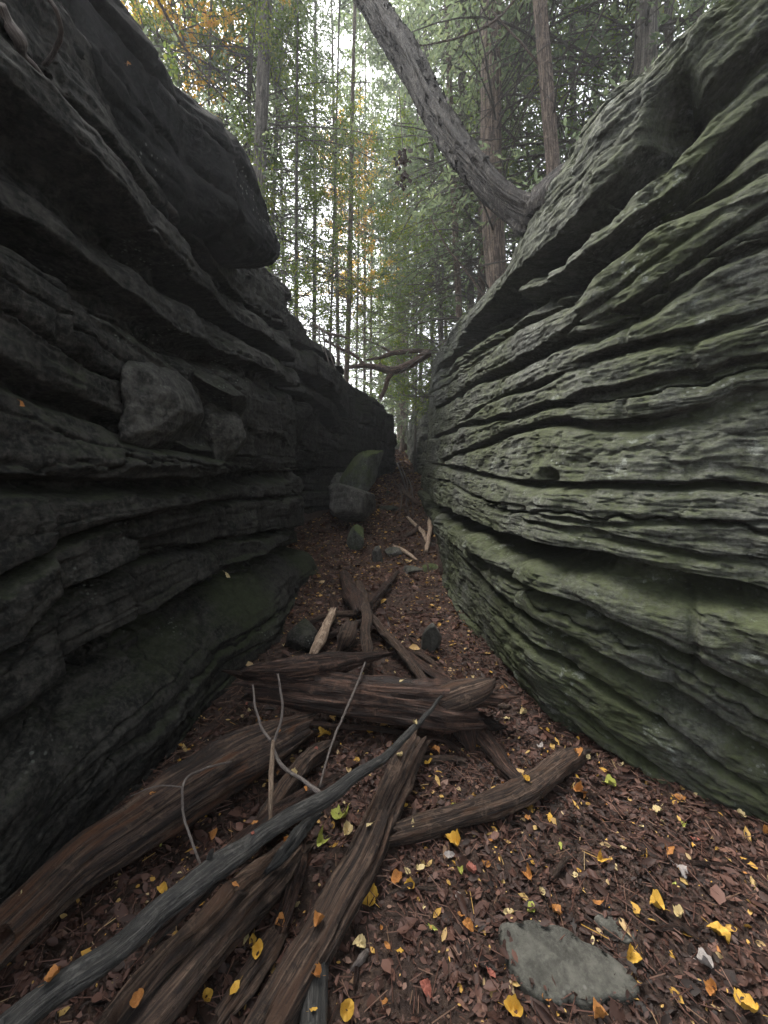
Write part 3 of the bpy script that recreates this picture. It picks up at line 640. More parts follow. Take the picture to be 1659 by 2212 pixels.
# ------------------------------------------------------------------ wood: tubes with broken ends
def catmull(pts, n):
    pts = np.asarray(pts, float); k = len(pts)
    d = np.r_[0, np.cumsum(np.linalg.norm(np.diff(pts[:, :3], axis=0), axis=1))]
    u = np.linspace(0, d[-1], n); out = np.zeros((n, pts.shape[1]))
    t = np.gradient(pts, d, axis=0) if k > 2 else np.repeat(((pts[1] - pts[0]) / d[1])[None], 2, 0)
    i = np.clip(np.searchsorted(d, u, 'right') - 1, 0, k - 2)
    h = (d[i + 1] - d[i])[:, None]; w = ((u - d[i]) / h[:, 0])[:, None]
    out = (2*w**3 - 3*w**2 + 1) * pts[i] + (w**3 - 2*w**2 + w) * h * t[i] + (-2*w**3 + 3*w**2) * pts[i + 1] + (w**3 - w**2) * h * t[i + 1]
    return out, u
def tube(pts, nu=20, nv=40, rough=0.08, ridge=0.0, seed=0, splinter=0.0, flat=1.0, kink=0.0, rfreq=3.0):
    """pts rows: x,y,z,r -> V, faces, tc"""
    C, u = catmull(pts, nv); r = np.clip(C[:, 3], 0.0008, None); c = C[:, :3]
    if kink:
        rm = r.mean()
        for k in range(3): c[:, k] += kink * rm * fbm(u / rm * 0.09 + seed, k * 9.1, 0, 3, seed)
    T = np.gradient(c, axis=0); T /= np.linalg.norm(T, axis=1)[:, None]
    up = np.array([0, 0, 1.0]) if abs(T[0, 2]) < 0.9 else np.array([1.0, 0, 0])
    N = np.zeros_like(T); n = up - T[0] * (up @ T[0]); n /= np.linalg.norm(n)
    for i in range(nv):
        n = n - T[i] * (n @ T[i]); n /= np.linalg.norm(n); N[i] = n
    Bn = np.cross(T, N)
    a = np.linspace(0, 2 * math.pi, nu, endpoint=False)
    ca, sa = np.cos(a)[None, :], np.sin(a)[None, :]
    U = u[:, None]
    rr = r[:, None] * (1 + rough * fbm(ca * 1.3 + seed, sa * 1.3, U / r.mean() * 0.25, 4, seed))
    if ridge:
        f1 = fbm(ca * rfreq + seed, sa * rfreq, U / r.mean() * 0.07, 4, seed + 3); f2 = fbm(ca * rfreq * 3, sa * rfreq * 3, U / r.mean() * 0.12, 3, seed + 4)
        rr = rr * (1 + ridge * f1 + ridge * 1.0 * (.35 - np.abs(f2)) - ridge * 1.3 * np.exp(-(f1 / .06) ** 2) + ridge * .35 * fbm(ca * 4, sa * 4, U / r.mean() * .9, 4, seed + 6))
    X = c[:, None, :] + N[:, None, :] * (rr * ca)[..., None] + Bn[:, None, :] * (rr * sa * flat)[..., None]
    if splinter:
        L = r.mean()
        for e, sgn in ((0, -1), (-1, 1)):
            off = splinter * L * (noise(ca[0] * 2.2 + 3, sa[0] * 2.2, 0, seed + 7 + e) + 0.5 * noise(ca[0] * 6, sa[0] * 6, 0, seed + 8 + e))
            for kk in range(0, 9):
                idx = kk if e == 0 else -1 - kk
                X[idx] += sgn * T[idx] * (off * (1 - kk / 9))[:, None]
    V = X.reshape(-1, 3); F = grid_faces(nv, nu)
    i = np.arange(nv - 1); cl = np.stack([i * nu + nu - 1, (i + 1) * nu + nu - 1, (i + 1) * nu, i * nu], 1)
    c0 = len(V); V = np.vstack([V, c[0] + T[0] * r[0] * (0.25 if splinter else -0.2), c[-1] - T[-1] * r[-1] * (0.25 if splinter else -0.2)])
    j = np.arange(nu); jn = (j + 1) % nu
    T1 = np.stack([np.full(nu, c0), j, jn], 1); T2 = np.stack([np.full(nu, c0 + 1), (nv - 1) * nu + jn, (nv - 1) * nu + j], 1)
    tc = np.stack([np.broadcast_to(ca, rr.shape), np.broadcast_to(sa, rr.shape), np.broadcast_to(U * (0.6 / max(r.mean(), .004)) * 0.25, rr.shape)], -1).reshape(-1, 3) * np.array([1, 1, 1]) + seed * 1.37
    tc = np.vstack([tc, tc[0], tc[-1]])
    return V, [np.vstack([F, cl])[:, ::-1], np.vstack([T1, T2])[:, ::-1]], tc
def join(parts):
    Vs, Q, T, tcs = [], [], [], []; o = 0
    for V, F, tc in parts:
        Vs.append(V); Q.append(F[0] + o); T.append(F[1] + o); tcs.append(tc); o += len(V)
    return np.vstack(Vs), [np.vstack(Q), np.vstack(T)], np.vstack(tcs)
def to_pts(spec, sink=0.0):
    """spec rows: px, py, lift of the underside, half-width in px -> x,y,z,r"""
    out = []
    for row in spec:
        px, py, lift, hw = row[:4]
        if len(row) > 4: g = P(px, py, row[4]); 
        else:
            g = PG(px, py, max(lift, 0) + 0.02)
        dep = g[1] * cp + (CAMZ - g[2]) * sp
        r = hw / FP * dep
        if len(row) <= 4: g = PG(px, py, lift + r)
        out.append((*g, r))
    return np.array(out)
LOGTOPS = []
def log(name, spec, mat, label, cat, seed, nu=28, nv=90, rough=.12, ridge=.0, splinter=0.0, extra=(), kink=0.0, flat=1.0, group=None, rfreq=3.0, side=()):
    pts = to_pts(spec)
    if spec[1][3] >= 20: LOGTOPS.append((pts, label))
    c = pts[0, :3].copy() * 0 + pts[:, :3].mean(0); c[2] = pts[:, 2].min()
    parts = [tube(pts, nu, nv, rough * 1.7, ridge * 1.7, seed, splinter * 1.8, flat, kink, rfreq)]
    for e in extra:
        ep = to_pts(e); parts.append(tube(ep, max(8, nu // 2), 24, rough, ridge, seed + 5, splinter, 1, kink))
    V, F, tc = join(parts)
    if side:
        root = empty(name, tuple(c)); tag(root, label, cat, group)
        mesh_np('stem', V - c, F, mat, root, attrs={'tc': tc})
        for k, (nm, e, m2) in enumerate(side):
            V2, F2, t2 = tube(to_pts(e), 12, 30, rough, 0, seed + 50 + k, 0.6, 1, 0.3)
            mesh_np(nm, V2 - c, F2, m2, root, attrs={'tc': t2})
        return root
    o = mesh_np(name, V - c, F, mat, attrs={'tc': tc}); o.location = tuple(c); tag(o, label, cat, group)
    return o
W = M
# main cross log with an upturned torn end
log('fallen_log', [(540,1478,.16,26),(640,1486,.13,33),(760,1500,.10,37),(880,1515,.08,40),(980,1528,.06,44),(1035,1532,.05,36)], W['wood_red'],
    'thick dark red rotten log lying across the gorge floor, its right end torn', 'log', 41, 56, 190, .16, .13, 1.2,
    side=[('broken_limb', [(960,1512,.16,30),(1000,1497,.21,30),(1035,1486,.25,25),(1062,1474,.28,9)], W['wood_brown'])])
log('split_log', [(530,1452,.30,6),(560,1450,.30,17),(620,1446,.29,24),(700,1437,.27,24),(780,1423,.25,13),(845,1411,.24,4)], W['wood_red'], 'dark splintered wedge of wood lying on top of the thick cross log', 'log', 42, 40, 120, .15, .16, .5)
log('torn_stump', [(1000,1560,.03,26),(1010,1590,.0,22),(1020,1625,-.02,7)], W['wood_red'], 'torn dark strip of wood hanging below the right end of the cross log', 'wood', 43, 24, 40, .2, .15, .8)
log('fallen_log', [(-40,2080,.10,46),(60,1985,.10,46),(160,1890,.10,44),(300,1790,.09,46),(400,1722,.08,50),(500,1660,.06,48),(590,1612,.03,40),(660,1575,.0,26)], W['wood_orange'],
    'long rotten orange-brown log along the foot of the left wall', 'log', 44, 56, 240, .14, .13, .8, kink=.25)
log('fallen_log', [(240,2260,.05,60),(340,2140,.05,60),(430,2040,.05,52),(520,1945,.04,50),(590,1880,.03,40),(650,1820,.02,22)], W['wood_brown'],
    'wide furrowed brown log under the grey branch, lower left', 'log', 45, 60, 200, .16, .2, .8, kink=.2)
log('fallen_branch', [(10,2230,.30,29),(90,2165,.30,28),(190,2085,.30,26),(300,2000,.30,24),(400,1920,.30,23),(460,1875,.30,23),(540,1820,.30,18),(620,1768,.30,17),(700,1728,.28,15),(770,1682,.26,12),(830,1640,.24,9),(880,1588,.24,7),(920,1545,.26,5),(958,1508,.30,3)],
    W['bark_grey'], 'long smooth dark grey branch running diagonally over the other logs', 'branch', 46, 30, 300, .12, .05, .3, kink=.7, side=[('side_branch', [(455,1872,.32,8),(452,1850,.36,6),(457,1838,.38,4)], W['bark_grey']), ('side_branch', [(700,1722,.30,7),(660,1690,.33,4),(600,1640,.36,4),(590,1615,.38,3)], W['twig'])])
log('fallen_log', [(900,1598,.02,27),(880,1640,.02,28),(850,1710,.02,29),(815,1790,.02,31),(780,1870,.02,34),(740,1940,.02,36),(700,2020,.02,38),(640,2120,.03,40),(570,2240,.03,44)], W['wood_brown'],
    'brown fibrous log leading from the cross log down to the bottom of the picture', 'log', 47, 52, 240, .14, .15, 1.0, kink=.35)
log('fallen_log', [(835,1808,.0,20),(900,1790,.01,22),(990,1765,.01,22),(1070,1742,.01,24),(1130,1715,.01,24),(1185,1680,.01,22),(1235,1648,.0,19),(1268,1632,-.01,12)], W['wood_brown'],
    'bent brown log lying alone on the leaves right of centre', 'log', 48, 44, 150, .14, .12, .9, kink=.4)
log('fallen_log', [(1035,1582,.0,20),(1068,1622,.0,20),(1100,1668,.0,17),(1135,1700,.0,13)], W['wood_red'], 'short dark log reaching from the torn end of the cross log to the bent log', 'log', 49, 36, 80, .14, .14, .9, kink=.3)
log('broken_post', [(672,2290,.03,30),(676,2200,.03,28),(680,2110,.04,26),(687,2040,.05,24),(690,1992,.06,20)], W['bark_grey'], 'dark grey stub of branch with a freshly broken pale tip at the bottom edge', 'branch', 50, 28, 90, .08, .05, .3,
    side=[('broken_tip', [(689,2000,.066,15),(690,1985,.07,15),(692,1972,.075,13)], W['wood_pale'])])
log('fallen_log', [(340,2010,.10,16),(450,1900,.11,20),(560,1790,.09,22),(640,1730,.07,18),(720,1680,.04,12)], W['wood_red'], 'rotten reddish log lying between the orange log and the grey branch', 'log', 51, 36, 120, .18, .18, 1.0, kink=.4)
log('fallen_log', [(560,1800,.02,18),(610,1720,.04,20),(660,1650,.03,19),(720,1605,.0,10)], W['wood_brown'], 'short pale-topped log below the cross log, left of the upright twig', 'log', 52, 36, 90, .16, .16, .9, kink=.3)
log('fallen_log', [(600,2020,.02,14),(625,1940,.03,18),(645,1870,.03,16),(650,1825,.03,8)], W['wood_red'], 'thin upright-lying strip of red wood between two brown logs, lower centre', 'log', 53, 28, 80, .18, .18, .9, kink=.3)
log('fallen_log', [(470,2212,.0,18),(540,2110,.0,22),(590,2040,.0,20),(620,1990,.0,10)], W['wood_brown'], 'half buried brown log at the bottom edge left of the grey stub', 'log', 54, 28, 80, .18, .2, .9)
log('bark_strip', [(580,1880,.16,8),(610,1850,.17,16),(650,1800,.17,17),(690,1755,.17,10)], W['bark_grey'], 'black and silver peeling bark strip under the grey branch', 'bark', 55, 28, 60, .25, .25, .8, flat=.5)
# upright twigs
def twig(spec, mat, label, seed, name='twig', cat='twig', nv=50, extra=()): return log(name, spec, mat, label, cat, seed, 10, nv, .10, 0, .3, extra, .5)
twig([(583,1780,.15,3.5,1.22),(585,1700,.15,5.5,1.27),(588,1650,.15,5.5,1.31),(591,1600,.15,3.5,1.35)], W['wood_pale'], 'pale barkless stick standing upright against the grey branch', 61)
twig([(590,1605,0,3,1.35),(604,1570,0,3,1.38),(611,1530,0,3,1.42),(606,1490,0,2.5,1.46),(600,1455,0,2,1.5)], W['twig'], 'curving grey twig rising in front of the cross log, above the pale stick', 62)
twig([(585,1600,0,3,1.35),(565,1570,0,3,1.39),(552,1530,0,2.5,1.44),(546,1480,0,2,1.5)], W['twig'], 'thin grey twig in front of the left end of the cross log', 63)
twig([(690,1700,0,2,1.33),(712,1620,0,2.5,1.5),(740,1550,0,2.5,1.7),(770,1480,0,2.5,1.95),(790,1430,0,1.8,2.15)], W['twig'], 'long thin twig leaning over the middle of the cross log', 64)
twig([(440,1885,0,2.5,1.03),(412,1810,0,2.5,1.09),(395,1750,0,2.5,1.15),(398,1690,0,2.5,1.2),(440,1662,0,2.5,1.3),(500,1645,0,2,1.42)], W['twig'], 'looping thin twig over the long orange-brown log', 65)
twig([(396,1700,0,1.5,1.19),(340,1698,0,1.5,1.17),(280,1720,0,1,1.12)], W['twig'], 'hair-thin twig reaching towards the left wall', 66)
twig([(640,1560,.10,5),(720,1568,.09,5),(800,1572,.06,5),(880,1585,.03,5),(960,1600,.01,6),(1010,1640,.0,4)], W['wood_red'], 'thin dark stick along the underside of the cross log', 67, 'stick', 'stick')
twig([(900,1640,.0,8),(950,1637,.0,8),(1000,1640,.0,7)], W['wood_brown'], 'short pale brown stick on the leaves right of the brown fibrous log', 68, 'stick', 'stick')
twig([(1040,1515,.0,9),(1070,1520,.0,9),(1100,1530,.0,5)], W['wood_brown'], 'short stick poking out behind the torn end of the cross log', 69, 'stick', 'stick')
# pile behind the cross log
def stick(spec, mat, label, seed, cat='stick', name='stick', **k): return log(name, spec, mat, label, cat, seed, k.get('nu', 18), k.get('nv', 60), .14, k.get('ridge', .1), .8, (), .5)
stick([(742,1238,.02,9),(756,1270,.05,15),(768,1300,.08,17),(772,1322,.10,12)], W['wood_red'], 'stout torn stub at the top of the stick pile behind the cross log', 71, nu=32)
stick([(775,1262,.04,9),(786,1300,.10,12),(792,1335,.14,12),(786,1370,.14,11),(793,1405,.10,11),(790,1440,.06,8)], W['wood_brown'], 'wavy grey-brown stick standing in the middle of the pile behind the cross log', 72, nu=28)
stick([(798,1325,.12,7),(840,1376,.09,9),(885,1430,.05,9),(925,1482,.03,8)], W['wood_brown'], 'straight brown pole sloping right from the pile to the cross log', 73)
stick([(806,1345,.05,5),(850,1390,.03,7),(910,1435,.02,9),(972,1478,.02,8)], W['wood_red'], 'dark crooked pole lying under the straight brown pole', 74)
stick([(860,1236,.04,4),(830,1270,.06,7),(795,1308,.07,8)], W['wood_red'], 'dark stick pointing up right from the top of the pile', 75)
stick([(718,1318,.12,7),(705,1350,.10,10),(690,1385,.08,11),(678,1415,.05,8)], W['wood_pale'], 'pale broken stick with yellow patches leaning left in the pile', 76)
stick([(640,1358,.04,3),(680,1340,.08,5),(715,1328,.12,6),(765,1325,.12,7)], W['wood_brown'], 'curved light stick arching across the left side of the pile', 77)
stick([(660,1372,.03,4),(710,1372,.05,6),(750,1355,.07,6),(785,1340,.10,5)], W['wood_red'], 'bent dark stick crossing low over the left of the pile', 78)
stick([(742,1400,.0,10),(752,1375,.06,18),(760,1350,.10,13)], W['wood_brown'], 'short squat brown stub upright inside the pile', 79, nu=30)
stick([(690,1345,.0,4),(735,1385,.03,6),(730,1410,.02,5)], W['wood_red'], 'small dark stick low in the left of the pile', 80)
stick([(720,1290,.0,5),(722,1320,.03,8),(716,1345,.03,6)], W['wood_red'], 'narrow dark stub left of the stout torn stub', 801)
stick([(860,1420,.0,4),(900,1412,.01,6),(940,1435,.0,5)], W['wood_brown'], 'short mossy stick in front of the upright grey stone', 802)
stick([(715,1450,.02,10),(750,1458,.02,11),(775,1464,.02,8)], W['wood_brown'], 'stubby pale log end between the split wedge and cross log', 803)
stick([(1180,1700,.0,4),(1080+200,1720,.0,5),(1350,1690,.0,4),(1420,1672,.0,3)], W['wood_red'], 'thin half buried stick on the litter near the foot of the right wall', 804)
stick([(1440,1860,.0,5),(1530,1868,.0,6),(1620,1862,.0,6),(1700,1850,.0,5)], W['wood_red'], 'thin dark stick half buried at the right edge of the floor', 805)
stick([(770,2000,.01,4),(772,2060,.01,5),(765,2130,.01,4)], W['wood_red'], 'thin dark twig lying right of the grey stub at the bottom', 806)
# small sticks strewn about
_r = random.Random(17)
for k in range(46):
    if k < 18: px, py = _r.uniform(650, 900), _r.uniform(1290, 1450)
    elif k < 32: px, py = _r.uniform(820, 945), _r.uniform(1100, 1230)
    else: px, py = _r.uniform(700, 1500), _r.uniform(1560, 2150)
    a = _r.uniform(0, math.pi); L = _r.uniform(14, 42) * (py - 950) / 500; hw = _r.uniform(1.2, 3.6) * (py - 900) / 560
    b = _r.uniform(-.3, .3) * L
    where = 'in the pile behind the cross log' if k < 18 else 'on the slope in mid gorge' if k < 32 else 'on the open leaf litter in front'
    tone = _r.choice(['wood_brown', 'wood_red', 'twig', 'wood_brown'])
    slant = 'pointing away' if .8 < a < 2.3 else 'lying crosswise'
    stick([(px - L * math.cos(a), py - L * .55 * math.sin(a), .0, hw * .7), (px + b * .4, py + b * .3, _r.uniform(.0, .04), hw), (px + L * math.cos(a), py + L * .55 * math.sin(a), 0.0, hw * .6)],
          W[tone], f'{dict(wood_brown="brown", wood_red="dark", twig="greyish")[tone]} {"stout" if hw > 3 else "thin"} {"stubby" if L < 24 else "longer"} dead stick {slant} {where}, {"left" if px < (760 if k < 18 else 880 if k < 32 else 1000) else "right"} side', 1200 + k, nu=9, nv=22).__setitem__('group', 'short dead sticks on the floor')
# mid gorge
stick([(921,1088,.10,4),(928,1110,.10,5),(930,1140,.06,5),(925,1170,.03,5),(920,1192,.0,5)], W['wood_pale'], 'bare pale stick propped against the foot of the right wall', 81)
stick([(880,1118,.08,2.5),(900,1135,.04,4),(915,1152,.02,4),(920,1170,.0,3)], W['wood_pale'], 'forked pale stick on the slope left of the propped one', 82)
stick([(905,1135,.03,4),(885,1152,.03,4.5),(865,1160,.0,4)], W['wood_brown'], 'brown stick crossing under the forked pale stick', 83)
stick([(944,1165,.04,6),(950,1195,.02,8),(956,1232,.0,7)], W['wood_red'], 'reddish log end at the foot of the right wall', 84)
stick([(850,1178,.03,2.5),(875,1192,.02,4),(900,1210,.0,3)], W['wood_pale'], 'thin pale stick lying between the mid gorge stones', 85)
stick([(865,1045,.12,3),(880,1070,.10,4.5),(900,1088,.02,4)], W['wood_brown'], 'slanting dead limb in the root tangle', 86)
for k, (a, b2, c2, lb) in enumerate([((858,1000),(872,1040),(885,1090), 'leftmost upright root'), ((868,1010),(880,1050),(876,1110), 'second upright root'), ((880,1030),(890,1060),(893,1115), 'third upright root'),
        ((853,1040),(868,1075),(862,1115), 'lowest left root'), ((888,1060),(878,1085),(885,1118), 'rightmost crossing root'), ((850,1105),(875,1098),(902,1104), 'level root')]):
    stick([(*a, .03, 1.3), (*b2, .06, 2), (*c2, .02, 1.5)], W['wood_brown'] if k % 2 else W['wood_red'], f'{lb} of the dead tangle up the slope', 87 + k, 'root', 'root', nu=10, nv=30)
# dead limbs bridging the gorge
def limb(name, pts, mat, label, cat, seed, side=(), nu=16, nv=80, kink=.5, rough=.1, ridge=.05, group=None):
    q = np.array([(*P(px, py, Y), hw / FP * (Y * 1.0)) for px, py, Y, hw in pts]); c = q[0, :3].copy()
    V, F, tc = tube(q, nu, nv, rough, ridge, seed, .4, 1, kink)
    if side:
        root = empty(name, tuple(c)); tag(root, label, cat, group)
        mesh_np('stem', V - c, F, mat, root, attrs={'tc': tc})
        for k, (nm, sp_) in enumerate(side):
            q2 = np.array([(*P(px, py, Y), hw / FP * Y) for px, py, Y, hw in sp_])
            V2, F2, t2 = tube(q2, 10, 40, rough, 0, seed + 9 + k, .4, 1, kink); mesh_np(nm, V2 - c, F2, mat, root, attrs={'tc': t2})
        return root
    o = mesh_np(name, V - c, F, mat, attrs={'tc': tc}); o.location = tuple(c); return tag(o, label, cat, group)
limb('dead_branch', [(930,764,8.0,9),(905,778,8.0,8),(880,792,8.0,8),(850,801,8.0,8),(825,796,8.0,7),(795,791,8.0,5),(755,795,8.1,4)], M['wood_brown'], 'dark crooked dead branch bridging the gorge high up, lower of two', 'branch', 301,
     [('side_branch', [(850,801,8,6),(838,818,8,5),(832,838,8,4.5),(822,862,8,4)]), ('side_branch', [(826,796,8,4),(820,784,8,3)]), ('side_branch', [(790,792,8,4),(770,770,8,3.5),(740,755,8,3),(700,735,8,2.2)])])
limb('dead_branch', [(930,764,8.6,6),(905,759,8.6,4.5),(870,762,8.6,5.5),(845,763,8.6,4.8),(820,772,8.6,3.5),(790,778,8.6,2)], M['wood_brown'], 'thin dead branch bridging the gorge just above the crooked one', 'branch', 302,
     [('side_branch', [(845,763,8.6,3),(825,748,8.6,2),(800,738,8.6,1.5),(785,728,8.6,1)])])
limb('dead_branch', [(680,705,6.5,3),(710,720,6.5,2.8),(745,728,6.6,2.4),(755,732,6.6,1.5)], W['trunk_bark'], 'short dead branch poking out from the top of the left wall', 'branch', 303)

limb('dead_branch', [(330,-20,4.2,2.6),(352,20,4.3,2.6),(375,62,4.4,2.4),(410,118,4.5,2),(450,172,4.6,1.5),(485,215,4.7,1)], M['trunk_bark'], 'thin dark branch hanging down beside the black rock at the top left', 'branch', 304)
limb('dead_branch', [(1120,-10,5.0,2),(1075,40,5.0,2),(1010,75,5.0,2),(950,92,5.0,1.5),(900,100,5.0,1)], M['trunk_bark'], 'thin bare branch crossing high between the leaning tree and the thickest trunk', 'branch', 305)
limb('dead_branch', [(1190,180,5.2,2),(1140,110,5.2,2),(1095,60,5.2,1.8),(1060,20,5.2,1.2)], M['trunk_bark'], 'thin bare branch rising left from the curved brown trunk', 'branch', 306)
limb('dead_branch', [(930,470,5.6,1.2),(970,540,5.6,1.6),(1010,590,5.6,2),(1045,640,5.6,2)], M['trunk_bark'], 'thin bare branch slanting down to the rim of the right wall', 'branch', 307)
def dead_leaves():
    r = np.random.default_rng(44); c0 = P(868, 350, 3.9); m = 46
    p = c0 + np.stack([r.normal(0, .045, m), r.normal(0, .04, m), r.uniform(-.19, .13, m)], 1)
    w = np.cross(d := (lambda v: v / np.linalg.norm(v, axis=1)[:, None])(r.normal(size=(m, 3)) * [.5, .5, .3] + [0, 0, -1]), [0, 1, 0.3]); w /= np.linalg.norm(w, axis=1)[:, None]
    L = r.uniform(.03, .07, m)[:, None]
    V = np.stack([p, p + d * L * .5 + w * L * .35, p + d * L, p + d * L * .5 - w * L * .35], 1).reshape(-1, 3)
    root = empty('hanging_twig', tuple(c0)); tag(root, 'cluster of withered dark leaves dangling left of the leaning tree', 'twig')
    q = np.array([(*P(862, 190, 3.9), .004), (*P(866, 260, 3.9), .004), (*P(870, 330, 3.9), .003), (*P(868, 400, 3.9), .002)])
    Vt, Ft, tc = tube(q, 6, 30, .1, 0, 3); mesh_np('stem', Vt - c0, Ft, M['twig'], root, attrs={'tc': tc})
    mesh_np('withered_leaves', V - c0, np.arange(len(V)).reshape(-1, 4), M['litter'], root, attrs={'rnd': np.full(len(V), .1)}, smooth=False)
dead_leaves()

# ------------------------------------------------------------------ leaning tree over the gorge (upper right)
def leaning_tree():
    Y0 = 3.0
    spec = [(1235,455,2.75,60),(1165,472,2.85,52),(1120,452,3.0,42),(1080,420,3.15,40),(1030,365,3.4,40),(985,310,3.7,40),(935,230,4.1,39),(895,150,4.5,38),(845,70,5.0,37),(800,0,5.5,36),(740,-110,6.2,35),(640,-300,7.4,33)]
    q = np.array([(*P(px, py, Y), hw / FP * Y) for px, py, Y, hw in spec]); q[:, 3] *= .76; q[:, 3] *= [1.0, .85, .82, .85, .85, .85, .85, .85, .85, .8, .8, .8]
    c = q[0, :3].copy()
    root = empty('leaning_tree', tuple(c)); tag(root, 'thick rough-barked tree trunk leaning left across the gap from the ledge on the right', 'tree')
    V, F, tc = tube(q, 110, 520, .10, .22, 311, 0, 1, .08, 4.5)
    trunk = (V, F, tc)
    # root plate following the ledge up to the right
    for k, sp_ in enumerate(([(1175,462,2.85,40),(1240,415,2.66,46),(1310,350,2.45,34),(1380,280,2.25,18),(1450,200,2.1,8)],
                             [(1185,480,2.8,30),(1250,440,2.55,30),(1330,350,2.28,16),(1380,270,2.1,8)])):
        q2 = np.array([(*P(px, py, Y), hw / FP * Y) for px, py, Y, hw in sp_])
        V2, F2, t2 = tube(q2, 40, 160, .22, .12, 321 + k, .3, .9, .5); mesh_np('root', V2 - c, F2, M['leaning_bark'], root, attrs={'tc': t2})
    # loose bark flakes
    Vs = []; r = np.random.default_rng(5); C, u = catmull(q, 400)
    n = 700; i = r.integers(40, 330, n); ang = r.uniform(0, 2 * math.pi, n)
    T = np.gradient(C[:, :3], axis=0); T /= np.linalg.norm(T, axis=1)[:, None]
    for k in range(n):
        t = T[i[k]]; a = np.cross(t, [0, 1, 0]); a /= np.linalg.norm(a); b = np.cross(t, a)
        d = a * math.cos(ang[k]) + b * math.sin(ang[k]); w = np.cross(d, t)
        p = C[i[k], :3] + d * C[i[k], 3] * 0.95; l = r.uniform(.02, .07); ww = r.uniform(.008, .03); lift = r.uniform(.005, .03)
        Vs += [p - w * ww, p + w * ww, p + w * ww * .8 + t * l * r.choice([-1, 1]) + d * lift, p - w * ww * .7 + t * l * .9 + d * lift * .7]
    Vs = np.array(Vs); F = np.arange(len(Vs)).reshape(-1, 4)
    Vt, Ft, tct = trunk
    mesh_np('trunk', np.vstack([Vt, Vs]) - c, [np.vstack([Ft[0], F + len(Vt)]), Ft[1]], M['leaning_bark'], root, attrs={'tc': np.vstack([tct, Vs * 3])})
leaning_tree()
# roots dangling over the upper left block
def root_px(pts, label, seed, mat=None):
    limb('dangling_root', pts, mat or M['twig'], label, 'root', seed, nu=10, nv=60, kink=.8, rough=.15)
root_px([(10,20,1.35,9),(25,60,1.38,11),(45,90,1.4,12),(52,115,1.42,7),(75,140,1.45,6),(95,165,1.5,5)], 'knobbly grey root hanging over the black rock in the top left corner', 331)
root_px([(90,-20,1.40,4),(120,20,1.42,4),(131,70,1.46,4),(118,110,1.5,4),(92,145,1.55,4)], 'thin root curving in a loop right of the knobbly one, top left corner', 332)
root_px([(-30,180,1.35,5),(40,250,1.45,5),(110,300,1.55,4),(180,370,1.7,4),(230,430,1.8,3)], 'thin dark root trailing down the left rock below the loop', 333)
for k, (x0, y0, x1, y1, Yq) in enumerate([(700,705,712,790,6.3),(712,720,725,800,6.6),(725,740,745,805,7.0),(690,700,700,760,6.1)]):
    root_px([(x0,y0,Yq,1.6),((x0+x1)/2-5,(y0+y1)/2,Yq,1.6),(x1,y1,Yq,1)], ['thin pale root hanging from the left wall top', 'second thin root hanging beside it on the left wall top', 'third thin root hanging nearest the forest gap', 'short thin root hanging closest to the black rock'][k], 340 + k)
for k, (x0, y0, x1, y1, Yq) in enumerate([(1020,690,960,745,5.6), (1050,650,1000,720,4.6)]):
    root_px([(x0,y0,Yq,2.5),((x0+x1)/2+6,(y0+y1)/2,Yq+.4,3),(x1,y1,Yq+1.2,1.5)], ['brown root lying along the top edge of the right wall', 'higher brown root running over the edge of the right wall'][k], 350 + k)

